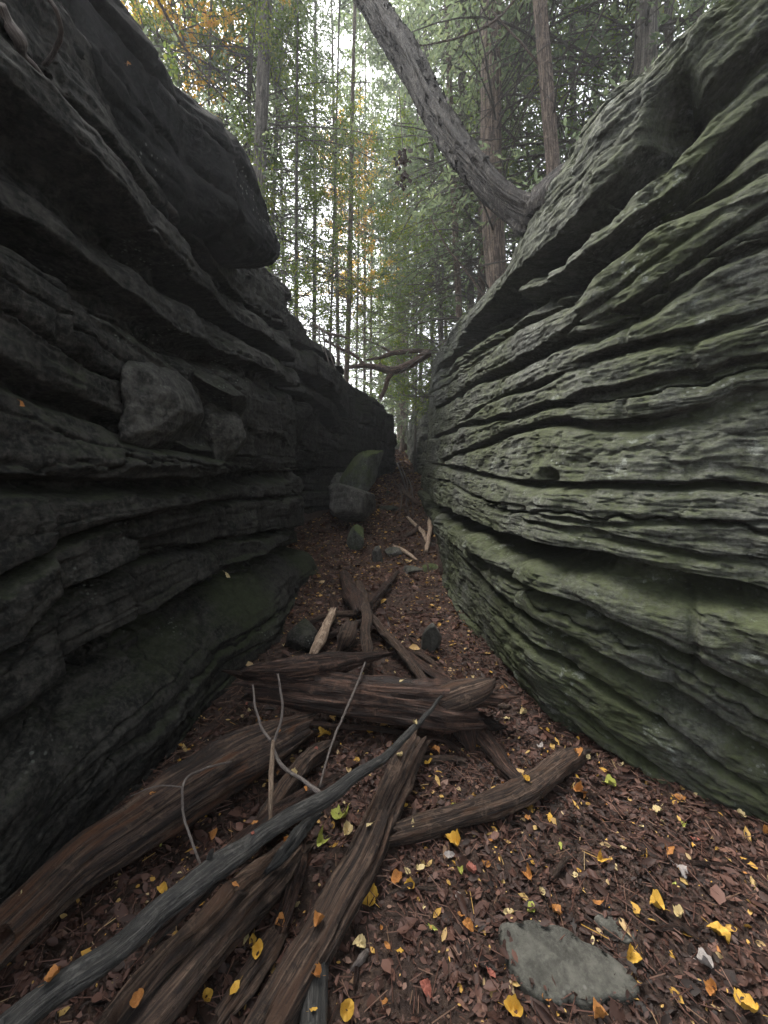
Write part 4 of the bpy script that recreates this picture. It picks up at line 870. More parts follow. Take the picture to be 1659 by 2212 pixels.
# ------------------------------------------------------------------ trees
def quads_from(p, t, n, L, Wd):
    """diamond leaves: centre line from p along t, width along n x t"""
    w = np.cross(n, t); w /= np.linalg.norm(w, axis=1)[:, None] + 1e-9
    a = p; b = p + t * (L * 0.5)[:, None] + w * (Wd * 0.5)[:, None]; c = p + t * L[:, None]; d = p + t * (L * 0.5)[:, None] - w * (Wd * 0.5)[:, None]
    V = np.stack([a, b, c, d], 1).reshape(-1, 3)
    return V, np.arange(len(V)).reshape(-1, 4)
def unit(v): return v / (np.linalg.norm(v, axis=-1, keepdims=True) + 1e-9)
def conifer(seed, H=16.0, h0=2.0, nb=95, Lmax=2.6, leafL=.10, leafW=.030, per=12, ntw=13, droop=.25, dead=48, live=.82):
    r = np.random.default_rng(seed)
    # branches
    h = h0 + (H - h0) * r.random(nb) ** 0.9; az = r.uniform(0, 2 * math.pi, nb)
    Lb = Lmax * (1 - ((h - h0) / (H - h0)) * 0.75) * r.uniform(.55, 1.1, nb)
    keep = r.random(nb) < live
    tubes = []; P_, T_, N_, L_ = [], [], [], []
    for k in range(nb):
        d = np.array([math.cos(az[k]), math.sin(az[k]), 0]); n = 7
        u = np.linspace(0, 1, n); up = r.uniform(-.05, .25)
        pts = np.array([0, 0, h[k]]) + d * (u * Lb[k])[:, None] + np.array([0, 0, 1]) * (Lb[k] * (up * u - droop * u ** 2 * 1.6))[:, None]
        side = np.array([-d[1], d[0], 0]); pts += side * (0.08 * Lb[k] * np.sin(u * 3 + r.uniform(0, 6)) * u)[:, None]
        tubes.append(tube(np.c_[pts, np.linspace(.016, .004, n) * (0.6 + Lb[k] / 3)], 4, 8, 0, 0, k))
        if not keep[k]: continue
        tu = np.linspace(.12, 1.0, ntw) + r.uniform(-.03, .03, ntw); tu = np.clip(tu, 0, 1)
        bp = np.stack([np.interp(tu, u, pts[:, i]) for i in range(3)], 1)
        sg = np.where(np.arange(ntw) % 2, 1, -1)
        tl = Lb[k] * .42 * (1.05 - tu) ** .6 * r.uniform(.6, 1.2, ntw) + .10
        td = unit(d[None] * r.uniform(.5, .9, ntw)[:, None] + side[None] * (sg * r.uniform(.6, 1, ntw))[:, None] + np.array([0, 0, 1]) * r.uniform(-.55, .05, ntw)[:, None])
        q = r.random((ntw, per)); q.sort(axis=1)
        pp = bp[:, None] + td[:, None] * (tl[:, None] * q)[..., None] + np.array([0, 0, -.22]) * (tl[:, None] * q ** 2)[..., None] + r.normal(0, .02, (ntw, per, 3))
        tt = unit(td[:, None] + r.normal(0, .55, (ntw, per, 3)))
        P_.append(pp.reshape(-1, 3)); T_.append(tt.reshape(-1, 3))
    # bare dead branchlets low on the trunk
    for k in range(dead):
        hh = r.uniform(.6, h0 + 4.5); a = r.uniform(0, 2 * math.pi); l = r.uniform(.6, 2.4); d = np.array([math.cos(a), math.sin(a), r.uniform(-.2, .45)])
        u = np.linspace(0, 1, 6); pts = np.array([0, 0, hh]) + d * (u * l)[:, None] + np.array([0, 0, -.25 * l]) * (u ** 2)[:, None] + r.normal(0, .02, (6, 3)) * u[:, None]
        tubes.append(tube(np.c_[pts, np.linspace(.015, .005, 6)], 4, 8, 0, 0, k))
        for e in range(3):
            u0 = r.integers(2, 5); p0 = pts[u0]; d2 = unit(d + r.normal(0, .7, 3)); l2 = l * r.uniform(.2, .45)
            tubes.append(tube(np.c_[p0 + d2 * (np.linspace(0, 1, 3) * l2)[:, None], np.linspace(.005, .002, 3)], 3, 4, 0, 0, k))
    Pn = np.vstack(P_); Tn = np.vstack(T_); m = len(Pn)
    Nn = unit(np.array([0, 0, 1.0]) + r.normal(0, .7, (m, 3)))
    V, F = quads_from(Pn, Tn, Nn, leafL * r.uniform(.6, 1.3, m), leafW * r.uniform(.7, 1.4, m))
    rn = np.repeat(np.clip(.5 + .5 * fbm(Pn[:, 0] * 1.2, Pn[:, 1] * 1.2, Pn[:, 2] * 1.2, 2, seed) + r.normal(0, .18, m), 0, 1), 4)
    return join(tubes), (V, F, rn)
def broadleaf(seed, H=9.0, h0=2.5, nb=70, Lmax=2.4, leaf=.10, per=10, ntw=12):
    r = np.random.default_rng(seed); tubes = []; P_ = []; T_ = []
    for k in range(nb):
        h = r.uniform(h0, H); a = r.uniform(0, 2 * math.pi); l = Lmax * r.uniform(.5, 1.1) * (1 - .45 * (h - h0) / (H - h0))
        d = np.array([math.cos(a), math.sin(a), r.uniform(.05, .7)]); u = np.linspace(0, 1, 7)
        pts = np.array([0, 0, h]) + d * (u * l)[:, None] + r.normal(0, .04, (7, 3)) * u[:, None]
        tubes.append(tube(np.c_[pts, np.linspace(.014, .003, 7) * (.6 + l / 3)], 4, 8, 0, 0, k))
        tu = r.uniform(.2, 1, ntw); bp = np.stack([np.interp(tu, u, pts[:, i]) for i in range(3)], 1)
        td = unit(d[None] + r.normal(0, .8, (ntw, 3))); tl = r.uniform(.15, .5, ntw)
        q = r.random((ntw, per)); pp = bp[:, None] + td[:, None] * (tl[:, None] * q)[..., None] + r.normal(0, .04, (ntw, per, 3))
        P_.append(pp.reshape(-1, 3)); T_.append(unit(td[:, None] + r.normal(0, .8, (ntw, per, 3)) + np.array([0, 0, -.3])).reshape(-1, 3))
    Pn, Tn = np.vstack(P_), np.vstack(T_); m = len(Pn); Nn = unit(np.array([0, 0, 1.0]) + r.normal(0, .6, (m, 3)))
    V, F = quads_from(Pn, Tn, Nn, leaf * r.uniform(.6, 1.3, m), leaf * .55 * r.uniform(.7, 1.3, m))
    rn = np.repeat(np.clip(.5 + .5 * fbm(Pn[:, 0], Pn[:, 1], Pn[:, 2], 2, seed) + r.normal(0, .2, m), 0, 1), 4)
    return join(tubes), (V, F, rn)
PROTO = {}
def proto(key, gen, lm, bm_):
    (bV, bF, btc), (V, F, rn) = gen
    PROTO[key] = (mesh_np('branches', bV, bF, bm_, attrs={'tc': btc}, only_mesh=True), mesh_np('crown', V, F, lm, attrs={'rnd': rn}, smooth=False, only_mesh=True))
proto('hem0', conifer(1001), M['hemlock'], M['trunk_grey'])
proto('hem1', conifer(1002, H=17, h0=3.0, nb=88), M['hemlock'], M['trunk_grey'])
proto('hem2', conifer(1003, H=15, h0=1.2, nb=100, Lmax=2.2), M['hemlock'], M['trunk_grey'])
proto('hemf', conifer(1004, H=18, h0=1.5, nb=95, Lmax=3.0, leafL=.17, leafW=.06, per=8), M['hemlock'], M['trunk_grey'])
proto('sap', broadleaf(1005, H=6.5, h0=.9, nb=60, Lmax=1.6, leaf=.055, per=16), M['beech'], M['trunk_grey'])
proto('beech', broadleaf(1006, H=12, h0=2.5, nb=110, Lmax=3.0, leaf=.085, per=20), M['beech'], M['trunk_grey'])
proto('maple', broadleaf(1007, H=11, h0=5.0, nb=70, Lmax=2.4, leaf=.08, per=20), M['maple'], M['trunk_grey'])
proto('bare', broadleaf(1008, H=14, h0=1.5, nb=50, Lmax=1.4, leaf=.07, per=2, ntw=6), M['beech'], M['trunk_grey'])
nt = [0]
def tree(px, py, pxt, Y, w, kind, label, scale=1.0, bark='trunk_bark', group=None, rot=None, H=17, name='pine_tree', cat='tree'):
    """px,py a point low on the trunk; pxt its x at the picture top; w trunk width in px"""
    nt[0] += 1; k = nt[0]; r = np.random.default_rng(5000 + k)
    a = P(px, py, Y); b = P(pxt, 0, Y)
    if abs(b[2] - a[2]) < .5: b = a + np.array([0, 0, 5])
    d = (b - a) / (b[2] - a[2]); d = np.array([np.clip(d[0], -.25, .25), 0, 1])
    g = float(gz(a[0], a[1], False)) - .12
    x0 = a[0] + d[0] * (g - a[2]); g = float(gz(x0, a[1], False)) - .12
    base = np.array([x0, a[1], g]); rb = w / 2 / FP * Y
    zz = np.array([0, .25, .8, 2.5, 5, 9, 13, H]) ; rr = rb * np.array([1.55, 1.15, 1.02, .97, .88, .65, .4, .05])
    pts = np.c_[d[0] * zz + .04 * rb * 10 * fbm(zz * .3 + k, 0, 0, 2, k), .3 * rb * fbm(zz * .3, k, 0, 2, k), zz, rr]
    V, F, tc = tube(pts, 20 if w > 14 else 10, 110 if w > 14 else 40, .06, .05, k)
    root = empty(name, tuple(base)); tag(root, label, cat, group)
    mesh_np('trunk', V, F, M[bark], root, attrs={'tc': tc})
    bm_, cm = PROTO[kind]; rz = r.uniform(0, 6.28) if rot is None else rot
    for nm, me in (('branches', bm_), ('crown', cm)):
        o = link(bpy.data.objects.new(nm, me), root); o.rotation_euler = (0, math.atan(d[0]), rz)
        o.scale = (scale, scale, scale)
    return root
TR = [
 (556,450,578,7.5,26,'hem0','straight grey conifer trunk rising just right of the black overhanging rock',1.0,'trunk_grey'),
 (538,400,540,9.5,9,'hem1','slim twin trunk hugging the left of the straight grey conifer',1.0,'trunk_grey'),
 (750,780,768,12.0,11,'bare','slim reddish trunk standing in the bright sky gap',1.0,'trunk_bark'),
 (1062,560,1055,6.4,42,'hem1','thickest reddish-brown trunk behind the leaning tree',1.05,'trunk_bark'),
 (1040,620,1046,8.4,17,'hem2','dark narrow trunk close behind the thickest trunk, on its left',1.0,'trunk_bark'),
 (1192,380,1163,5.2,26,'hem2','slightly curved brown trunk rooted where the leaning tree meets the ledge',1.0,'trunk_bark'),
 (1392,180,1398,5.6,40,'hem1','broad pale trunk at the top right above the right ledge',1.0,'trunk_grey'),
 (1443,130,1447,6.4,18,'hem0','slim pale trunk just right of the broad pale trunk, top right',1.0,'trunk_grey'),
 (984,690,955,8.0,14,'hem0','brown trunk on the rim of the right wall, left of the thickest trunk',1.0,'trunk_bark'),
 (1012,660,985,9.0,15,'hem2','leaning slender trunk between the rim trunk and the thickest trunk',1.0,'trunk_grey'),
 (947,735,905,10.5,12,'hem2','pale trunk leaning left above the dead bridging branches',1.0,'trunk_grey'),
 (933,740,925,13.0,8,'hem1','thin trunk just left of the pale leaning one at the gorge rim',1.0,'trunk_grey'),
 (871,900,876,17.5,13,'hemf','dark straight trunk in the middle of the gap above the end boulder',1.0,'trunk_bark'),
 (862,920,858,19.5,14,'hemf','reddish thick-based trunk beside the end boulder',1.0,'trunk_bark'),
 (787,800,790,16.0,6,'hemf','thin dark trunk left of centre in the gap, left of a similar pair',1.0,'trunk_bark'),
 (801,820,806,18.0,6,'hemf','thin dark trunk in the gap, right of a similar pair',1.0,'trunk_bark'),
 (893,880,900,21.0,6,'hemf','thin distant trunk right of the central dark one',1.0,'trunk_bark'),
 (678,640,682,12.0,9,'hem0','slender trunk above the mossy edge of the left wall',1.0,'trunk_grey'),
 (715,700,735,10.0,5,'sap','slim young tree at the top of the left wall with pale green leaves',.9,'trunk_grey'),
 (640,540,640,13.0,9,'hem1','slender trunk between the straight grey conifer and the sky gap',1.0,'trunk_grey'),
 (610,480,600,15.0,8,'hemf','faint trunk behind the tip of the black overhanging rock',1.0,'trunk_grey'),
 (505,270,480,11.0,9,'hem1','slender trunk left of the straight grey conifer above the black rock',1.0,'trunk_grey'),
 (430,160,440,12.5,7,'hem2','half hidden trunk behind the orange leaves, upper left',1.0,'trunk_grey'),
 (1240,330,1235,8.0,13,'hem0','slim trunk right of the curved brown trunk',1.0,'trunk_grey'),
 (1285,280,1290,9.5,10,'hem2','slim trunk third to the right of the leaning tree',1.0,'trunk_grey'),
 (1325,230,1330,10.5,11,'hem1','slim trunk just left of the broad pale trunk, top right',1.0,'trunk_grey'),
 (1110,480,1110,12.0,9,'hem0','slender trunk seen between the leaning tree and the curved brown trunk',1.0,'trunk_grey'),
 (1010,500,1000,15.0,9,'hemf','distant trunk half hidden by the leaning tree',1.0,'trunk_bark'),
 (910,600,915,16.0,8,'hemf','distant trunk in the green leaves right of the sky gap',1.0,'trunk_grey'),
 (845,600,838,24.0,6,'bare','very thin distant trunk in the centre of the gap',1.0,'trunk_grey'),
 (960,560,950,19.0,8,'hemf','distant grey trunk below the middle of the leaning tree',1.0,'trunk_grey'),
 (590,470,612,10.5,10,'hem2','slim leaning trunk just right of the straight grey conifer',1.0,'trunk_grey'),
 (728,640,716,14.0,8,'hem0','slim trunk with drooping green boughs left of the bright sky gap',1.0,'trunk_bark'),
 (1500,60,1500,8.0,14,'hem2','partly hidden trunk in the top right corner above the ledge',1.0,'trunk_grey'),
]
for t in TR:
    tree(*t[:7], scale=t[7], bark=t[8], name='sapling' if t[5] == 'sap' else 'forest_tree')
for (px, py, Y, kind, lb, sc) in [(452,190,8.0,'maple','autumn tree with orange and yellow leaves, upper left beside the black rock',.95), (775,430,16.0,'maple','autumn tree with orange leaves in the middle of the sky gap',1.0),
        (900,640,12.5,'beech','bright green leafy tree right of the sky gap over the gorge end',.8), (1090,300,10.0,'beech','green leafy tree behind the thickest trunk',.9), (400,60,8.5,'beech','yellow-green leafy tree in the upper left above the black rock',.9),
        (1330,200,8.5,'beech','green leafy tree behind the pale trunks, top right',.9), (820,820,22.0,'beech','light green tree low in the gap beyond the gorge end',.8), (955,700,11.0,'sap','young pale green tree on the rim of the right wall',1.0),
        (640,600,8.0,'sap','young pale green tree on the mossy rim of the left wall',1.0), (880,860,20.0,'sap','small bright green sapling beyond the end boulder',1.1), (845,880,24.0,'beech','light green distant tree straight ahead in the gap',.7)]:
    tree(px, py, px + 5, Y, 5, kind, lb, sc, 'trunk_grey', name='leafy_tree', H=11 * sc)
# unseen conifers added round the camera to shade the gorge from above
for i, (x, y, kind, sc, lb) in enumerate([(-4.2,0.6,'hemf',1.0,'unseen conifer added for shade on the left bank beside the camera'),(-5.5,-3.5,'hemf',1.0,'unseen conifer added for shade behind the camera, left bank'),(-1.5,-5.5,'hemf',.95,'unseen conifer added for shade straight behind the camera'),
        (4.6,-3.0,'hemf',1.0,'unseen conifer added for shade behind the camera, right bank'),(5.4,1.2,'hemf',1.0,'unseen conifer added for shade on the right bank beside the camera'),(2.2,-7.5,'hemf',1.0,'unseen conifer added for shade far behind the camera')]):
    g = float(gz(x, y, False)) - .12; root = empty('forest_tree', (x, y, g)); tag(root, lb, 'tree')
    zz = np.array([0, .25, .8, 2.5, 5, 9, 13, 17.]); V, F, tc = tube(np.c_[zz * 0, zz * 0, zz, .17 * np.array([1.55, 1.15, 1.02, .97, .88, .65, .4, .05])], 16, 60, .06, .05, 900 + i)
    mesh_np('trunk', V, F, M['trunk_bark'], root, attrs={'tc': tc})
    for nm, me in (('branches', PROTO[kind][0]), ('crown', PROTO[kind][1])):
        o = link(bpy.data.objects.new(nm, me), root); o.rotation_euler = (0, 0, i * 1.3); o.scale = (sc, sc, sc)
# far woods: one mass
def far_woods():
    r = np.random.default_rng(77); n = 330000
    ang = r.uniform(R(-62), R(62), n); d = 24 + 34 * r.random(n) ** 1.0
    x = np.sin(ang) * d; y = np.cos(ang) * d; z = r.uniform(2, 34, n)
    dens = fbm(x * .16, y * .16, z * .22, 3, 71)
    gap = np.exp(-((ang - R(-7)) / R(11)) ** 2) * sstep(4, 9, z)
    keep = (dens + .10 * r.normal(size=n) > .03 + .36 * gap + .16 * sstep(12, 30, z)) & (y > 14)
    p = np.stack([x, y, z], 1)[keep]; m = len(p)
    V, F = quads_from(p, unit(r.normal(size=(m, 3)) + [0, 0, -.3]), unit(r.normal(size=(m, 3)) * .7 + [0, 0, 1]), r.uniform(.10, .26, m), r.uniform(.05, .13, m))
    rn = np.repeat(np.clip(.55 + .5 * fbm(p[:, 0] * .3, p[:, 1] * .3, p[:, 2] * .3, 2, 5) + r.normal(0, .15, m), 0, 1), 4)
    o = mesh_np('far_woods', V, F, leaf_mat('distant_leaves', [(0, (0.11, 0.145, 0.085)), (0.55, (0.19, 0.24, 0.11)), (.85, (0.28, 0.32, 0.12)), (1, (0.42, 0.33, 0.10))], .65), attrs={'rnd': rn}, smooth=False)
    tag(o, 'mass of green leaves of the woods far behind the standing trees', 'woods', kind='stuff')
far_woods()

# ------------------------------------------------------------------ leaf litter
def leaf_shape(kind, seg=10):
    """outline in unit length along +x"""
    if kind == 'oval':
        t = np.linspace(0, 1, seg + 1); w = .27 * np.sin(math.pi * t ** .85) ** .8
        return np.stack([t, w], 1)
    if kind == 'long':
        t = np.linspace(0, 1, seg + 1); w = .18 * np.sin(math.pi * t) ** .7
        return np.stack([t, w], 1)
def litter():
    r = np.random.default_rng(123)
    N = 120000
    Y = 0.35 + (19 - .35) * r.random(N) ** 2.1
    l, rt = corridor(Y); x = l - .05 + (rt - l + .1) * r.random(N)
    Y2 = r.uniform(.3, 2.2, 16000); x2 = r.uniform(-1.4, 2.4, 16000); x = np.r_[x, x2]; Y = np.r_[Y, Y2]
    keep = (fbm(x * 1.1 + 4, Y * 1.1, 0, 3, 88) > -.14) | (r.random(len(x)) < .38) | (Y > 4.5); x, Y = x[keep], Y[keep]
    N = len(x)
    z = gz(x, Y) + r.uniform(.0, .022, N) * r.random(N) + np.where(Y < 9, .008 * fbm(x * 34, Y * 34, 0, 2, 41), 0)
    if True:    # bits of litter lapping over the rim of the big flat stone
        pl = np.array([(1075,1992),(1120,1985),(1180,1990),(1260,2028),(1340,2070),(1392,2130),(1375,2142),(1310,2146),(1230,2148),(1140,2136),(1112,2105),(1090,2050)], float); cc = pl.mean(0)
        for k in range(55):
            i = r.integers(len(pl)); w_ = r.random(); e = pl[i] * w_ + pl[(i + 1) % len(pl)] * (1 - w_); e = cc + (e - cc) * (1.06 - .22 * r.random() ** 2)
            g = PG(e[0], e[1], .038); x[k], Y[k], z[k] = g[0], g[1], g[2] + .002
    size = np.clip(r.lognormal(math.log(.0145), .62, N), .005, .070) * (1 + .12 * Y)
    a = r.uniform(0, 2 * math.pi, N)
    up = unit(np.stack([r.normal(0, .38, N), r.normal(0, .38, N), np.ones(N)], 1))
    d = np.stack([np.cos(a), np.sin(a), np.zeros(N)], 1); d = unit(d - up * (d * up).sum(1)[:, None]); w = np.cross(up, d)
    prof = np.array([(0, 0, 0), (.3, .26, .06), (.3, -.24, .08), (.62, .25, .05), (.66, -.22, .10), (1, 0.02, .02), (.5, 0, -.03)])
    wd = r.uniform(.5, 1.3, N); curl = r.uniform(-1.2, 2.2, N)
    V = np.zeros((N, 7, 3)); c = np.stack([x, Y, z], 1)
    for k, (u, v, h) in enumerate(prof):
        V[:, k] = c + d * (size * (u - .5))[:, None] + w * (size * v * wd)[:, None] + up * (size * h * curl * 1.4 + .003)[:, None]
    T = np.array([(0, 1, 6), (1, 3, 6), (3, 5, 6), (0, 6, 2), (2, 6, 4), (4, 6, 5)])
    F = (np.arange(N)[:, None, None] * 7 + T[None]).reshape(-1, 3)
    rn = np.clip(r.beta(1.6, 2.6, N) + .25 * fbm(x * 1.4, Y * 1.4, 0, 2, 9) + .14 * sstep(2.5, 6, Y), 0, 1); bright = r.random(N) < .045 + .05 * sstep(2, 5, Y); rn = np.where(bright, r.uniform(.965, 1.0, N), rn * .95); rn = np.repeat(rn, 7)
    o = mesh_np('leaf_litter', V.reshape(-1, 3), F, M['litter'], attrs={'rnd': rn}, smooth=True)
    tag(o, 'brown fallen leaves and needles covering the gorge floor', 'leaf litter', kind='stuff')
    # needles and tiny twigs
    N = 9000; Y = .4 + 7 * r.random(N) ** 1.8; l, rt = corridor(Y); x = l + (rt - l) * r.random(N); 
    z = gz(x, Y) + .012 + r.uniform(0, .012, N); a = r.uniform(0, 6.28, N); L = r.uniform(.02, .09, N)
    d = np.stack([np.cos(a), np.sin(a), r.normal(0, .12, N)], 1); c = np.stack([x, Y, z], 1)
    w = np.cross(d, [0, 0, 1.0]); w = unit(w) * .0014
    V = np.stack([c - w, c + w, c + d * L[:, None] + w, c + d * L[:, None] - w, c + [0, 0, .0025], c + d * L[:, None] + [0, 0, .0015]], 1)
    Fq = np.array([(0, 4, 5, 3), (4, 1, 2, 5), (0, 3, 2, 1)]); F = (np.arange(N)[:, None, None] * 6 + Fq[None]).reshape(-1, 4)
    o = mesh_np('fallen_needles', V.reshape(-1, 3), F, M['litter'], attrs={'rnd': np.repeat(np.clip(r.beta(3, 2, N), 0, 1), 6)}, smooth=False)
    tag(o, 'fine brown twig bits and needles strewn over the litter', 'twig bits', kind='stuff')
litter()

# individual bright leaves
def solo_mesh(kind, seed, mat):
    r = np.random.default_rng(seed)
    if kind == 'curl':
        A = np.linspace(-math.pi, math.pi, 37)[:-1]; e = r.uniform(.6, .95)
        rad = .46 * (1 + .22 * fbm(np.cos(A) * 1.6 + seed, np.sin(A) * 1.6, 0, 4, seed)) / np.sqrt(np.cos(A) ** 2 + (np.sin(A) / e) ** 2)
        out = np.stack([rad * np.cos(A), rad * np.sin(A)], 1)
    elif kind == 'maple':
        A = np.linspace(-math.pi, math.pi, 41)[:-1]
        lob = np.abs(np.cos(A * 2.5 + r.uniform(-.4, .4))) ** .8; rad = .36 + .13 * lob * (1 + .5 * np.sin(A + r.uniform(0, 6))); rad *= 1 - .35 * (np.abs(A) > 2.6); rad += .03 * r.normal(size=len(A))
        out = np.stack([rad * np.cos(A), rad * np.sin(A)], 1)
    else:
        o = leaf_shape(kind, 12); up = o; dn = o[-2:0:-1] * [1, -1]; out = np.vstack([up, dn]) - [.5, 0]
        out[:, 1] += .02 * r.normal(size=len(out))
    rings = [out * f for f in (1.0, .66, .33)]; n = len(out)
    P2 = np.vstack(rings + [[[0, 0]]])
    cu, cv, tw = r.uniform(-.8, 1.9), r.uniform(.2, 2.4), r.uniform(-1.6, 1.6)
    z = cu * P2[:, 0] ** 2 + cv * P2[:, 1] ** 2 + tw * P2[:, 0] * P2[:, 1] + .22 * fbm(P2[:, 0] * 4, P2[:, 1] * 4, 0, 3, seed) - .05 * np.exp(-(P2[:, 1] / .03) ** 2)
    z = z + (kind == 'curl') * (1.6 * P2[:, 1] ** 2 + .18 * fbm(P2[:, 0] * 6, P2[:, 1] * 6, 0, 2, seed + 3))
    V = np.c_[P2, z]; i = np.arange(n); j = (i + 1) % n
    Q = np.vstack([np.stack([k * n + i, k * n + j, (k + 1) * n + j, (k + 1) * n + i], 1) for k in (0, 1)])
    T = np.stack([2 * n + i, 2 * n + j, np.full(n, 3 * n)], 1)
    # stem
    m0 = len(V); s0 = -.5 if kind != 'maple' else -.3
    st = np.array([(s0, .012, 0), (s0, -.012, 0), (s0 - .32, -.01, .04), (s0 - .32, .01, .04), (s0, 0, .02), (s0 - .32, 0, .055)]); V = np.vstack([V, st])
    Q = np.vstack([Q, np.array([(0, 3, 5, 4), (4, 5, 2, 1), (0, 1, 2, 3)]) + m0])
    V[:, 2] -= V[:3 * n, 2].min()
    return mesh_np('fallen_leaf', V, [Q, T], mat, only_mesh=True)
LM = {}
def lm(kind, col, v):
    k = (kind, col, v)
    if k not in LM: LM[k] = solo_mesh(kind, hash((('oval', 'long', 'maple', 'curl').index(kind), v)) % 1000 + 7, M['lf_' + col])
    return LM[k]
COLN = {'yellow': 'bright yellow', 'cream': 'pale cream', 'orange': 'orange', 'grey': 'silvery grey', 'green': 'greenish yellow', 'red': 'red-brown'}
KN = {'oval': 'oval', 'long': 'narrow', 'maple': 'lobed', 'curl': 'curled'}
# traced: px,py,kind,colour,size px
SL = [(803,1947,'maple','yellow',54,'largest bright yellow lobed leaf, right of the brown fibrous log'),(1140,1770,'oval','orange',26,None),(1143,1898,'maple','orange',34,None),(1100,1975,'oval','cream',34,'pale cream oval leaf resting at the upper left edge of the big flat stone'),
 (1148,1973,'oval','green',40,'greenish cream leaf beside the cream one behind the big flat stone'),(1200,1976,'maple','orange',34,None),(1280,2035,'long','cream',24,'small cream leaf lying on the right shoulder of the big flat stone'),(1362,2068,'maple','yellow',44,'curled yellow-orange leaf right of the big flat stone'),
 (1525,2092,'maple','grey',48,'silvery crumpled leaf at the lower right'),(1550,2025,'maple','yellow',56,'yellow curled leaf with a long stem near the right edge'),(1620,2190,'maple','yellow',60,'yellow leaf at the bottom right corner'),(1110,2190,'maple','yellow',56,'yellow leaf at the bottom edge below the big flat stone'),
 (750,2185,'maple','yellow',48,'yellow cupped leaf at the bottom edge near the grey stub'),(1295,1955,'long','orange',34,None),(1130,1745,'oval','yellow',30,None),(1150,1735,'long','yellow',26,None),(1188,1770,'oval','yellow',26,None),(1248,1712,'maple','orange',36,None),
 (1320,1700,'maple','green',36,None),(1425,1760,'maple','cream',34,None),(1470,1730,'oval','orange',36,None),(1500,1720,'long','cream',26,None),(1295,1862,'maple','yellow',36,None),(1440,1842,'maple','orange',32,None),(1465,1885,'maple','grey',36,'silvery lobed leaf standing above a small green one on the right'),(1457,1915,'oval','green',16,None),
 (985,1830,'maple','yellow',50,'large crumpled yellow leaf right of centre below the bent log'),(970,1850,'oval','grey',34,None),(905,1880,'oval','cream',36,None),(880,1885,'oval','cream',24,None),(860,1995-90,'maple','orange',40,None),(888,1920,'maple','yellow',34,None),
 (870,1745,'oval','yellow',32,None),(925,1650,'oval','yellow',28,None),(940,1625,'maple','orange',28,None),(1035,1615,'maple','yellow',40,'yellow lobed leaf against the torn strip below the cross log'),(1095,1555,'oval','cream',22,None),(1130,1545,'maple','cream',22,None),
 (698,1592,'maple','yellow',38,'yellow lobed leaf just below the middle of the cross log'),(948,1500,'maple','orange',18,None),(735,1770,'maple','green',50,'green lobed leaf between the grey branch and the brown fibrous log'),(750,1805,'maple','cream',40,None),(690,1825,'maple','green',44,'green-grey curled leaf left of the cream one between the logs'),
 (745,1740,'oval','cream',22,None),(815,1760,'maple','cream',26,None),(632,1880,'long','yellow',38,None),(545,2040,'oval','yellow',40,'yellow oval leaf lying on the litter below the wide furrowed log'),(530,2030,'long','cream',36,None),(560,2070,'long','cream',46,None),(352,1925,'maple','yellow',36,'single yellow leaf hanging in the dark between two logs on the left'),
 (345,1740-20,'oval','yellow',16,None),(433,1690,'oval','green',22,None),(455,1810,'maple','orange',26,None),(600,1930,'maple','yellow',38,None),(775,2045,'maple','cream',44,'pale dish-shaped leaf with a long stem right of the grey stub'),(445,2160,'maple','yellow',36,None),(535,1985,'oval','orange',30,None),
 (640,1960,'oval','cream',34,None),(990,1945,'oval','grey',30,None),(1010,2005,'maple','orange',38,None),(935,2010,'long','green',32,None),(865,2060,'oval','yellow',26,None),(830,2212-40,'oval','orange',30,None),(1430,2110-330,'oval','cream',22,None),
 (1540,1790-120,'oval','cream',22,None),(1600,1765,'maple','cream',24,None),(1650,1805,'maple','orange',30,None),(1385,1790,'oval','cream',20,None),(1180,1510,'maple','cream',18,None),(1255,1490,'oval','grey',16,None),(1170,1620,'maple','grey',24,None),(1230,1660,'maple','yellow',24,None),
 (1270,1640,'oval','cream',22,None),(1290,1585,'long','orange',18,None),(1340,1655,'oval','cream',24,None),(1060,1455,'oval','yellow',14,None),(782,1478,'maple','yellow',20,None),(735,1418,'oval','cream',14,None),(612,1370,'oval','yellow',12,None),(1085,1500-10,'maple','orange',16,None),
 (930,1232-2,'maple','cream',17,'pale star-shaped leaf beside the low stones mid gorge'),(1545,2150,'maple','orange',40,None),(1300,2205,'maple','orange',44,None),(1180,2165,'oval','orange',36,None),(920,2140,'maple','red',44,None),(1060,2110,'oval','red',34,None),(1470,1985,'maple','cream',34,None),
 (1420,1965,'maple','yellow',40,None),(1090,1700,'oval','orange',26,None),(870,1800,'oval','red',28,None),(1500,1820,'oval','red',30,None),(1210,1830,'long','green',26,None),(1240,1895,'oval','cream',24,None),(1330,1880,'long','cream',20,None),(1050,1870,'oval','orange',28,None),(1020,1890,'maple','red',36,None),
 (660,1350+330,'oval','orange',18,None),(480,1705,'oval','orange',18,None),(520,1600,'oval','orange',18,None),(560,1560,'maple','orange',20,None),(475,1660,'oval','cream',18,None),(1115,2005,'oval','yellow',0,None)]
rl = random.Random(3)
def place_leaf(px, py, kind, col, sz, label, group, i):
    g = PG(px, py, .012); dep = g[1] * cp + (CAMZ - g[2]) * sp
    o = bpy.data.objects.new('fallen_leaf', lm(kind, col, i % 5)); link(o)
    s = sz / FP * dep * (0.72 if kind != 'maple' else 0.80)
    o.location = tuple(g + np.array([0, 0, .006])); o.scale = (s, s, s); o.rotation_euler = (rl.uniform(-.45, .45), rl.uniform(-.45, .45), rl.uniform(0, 6.28))
    tag(o, label, 'leaf', group); return o
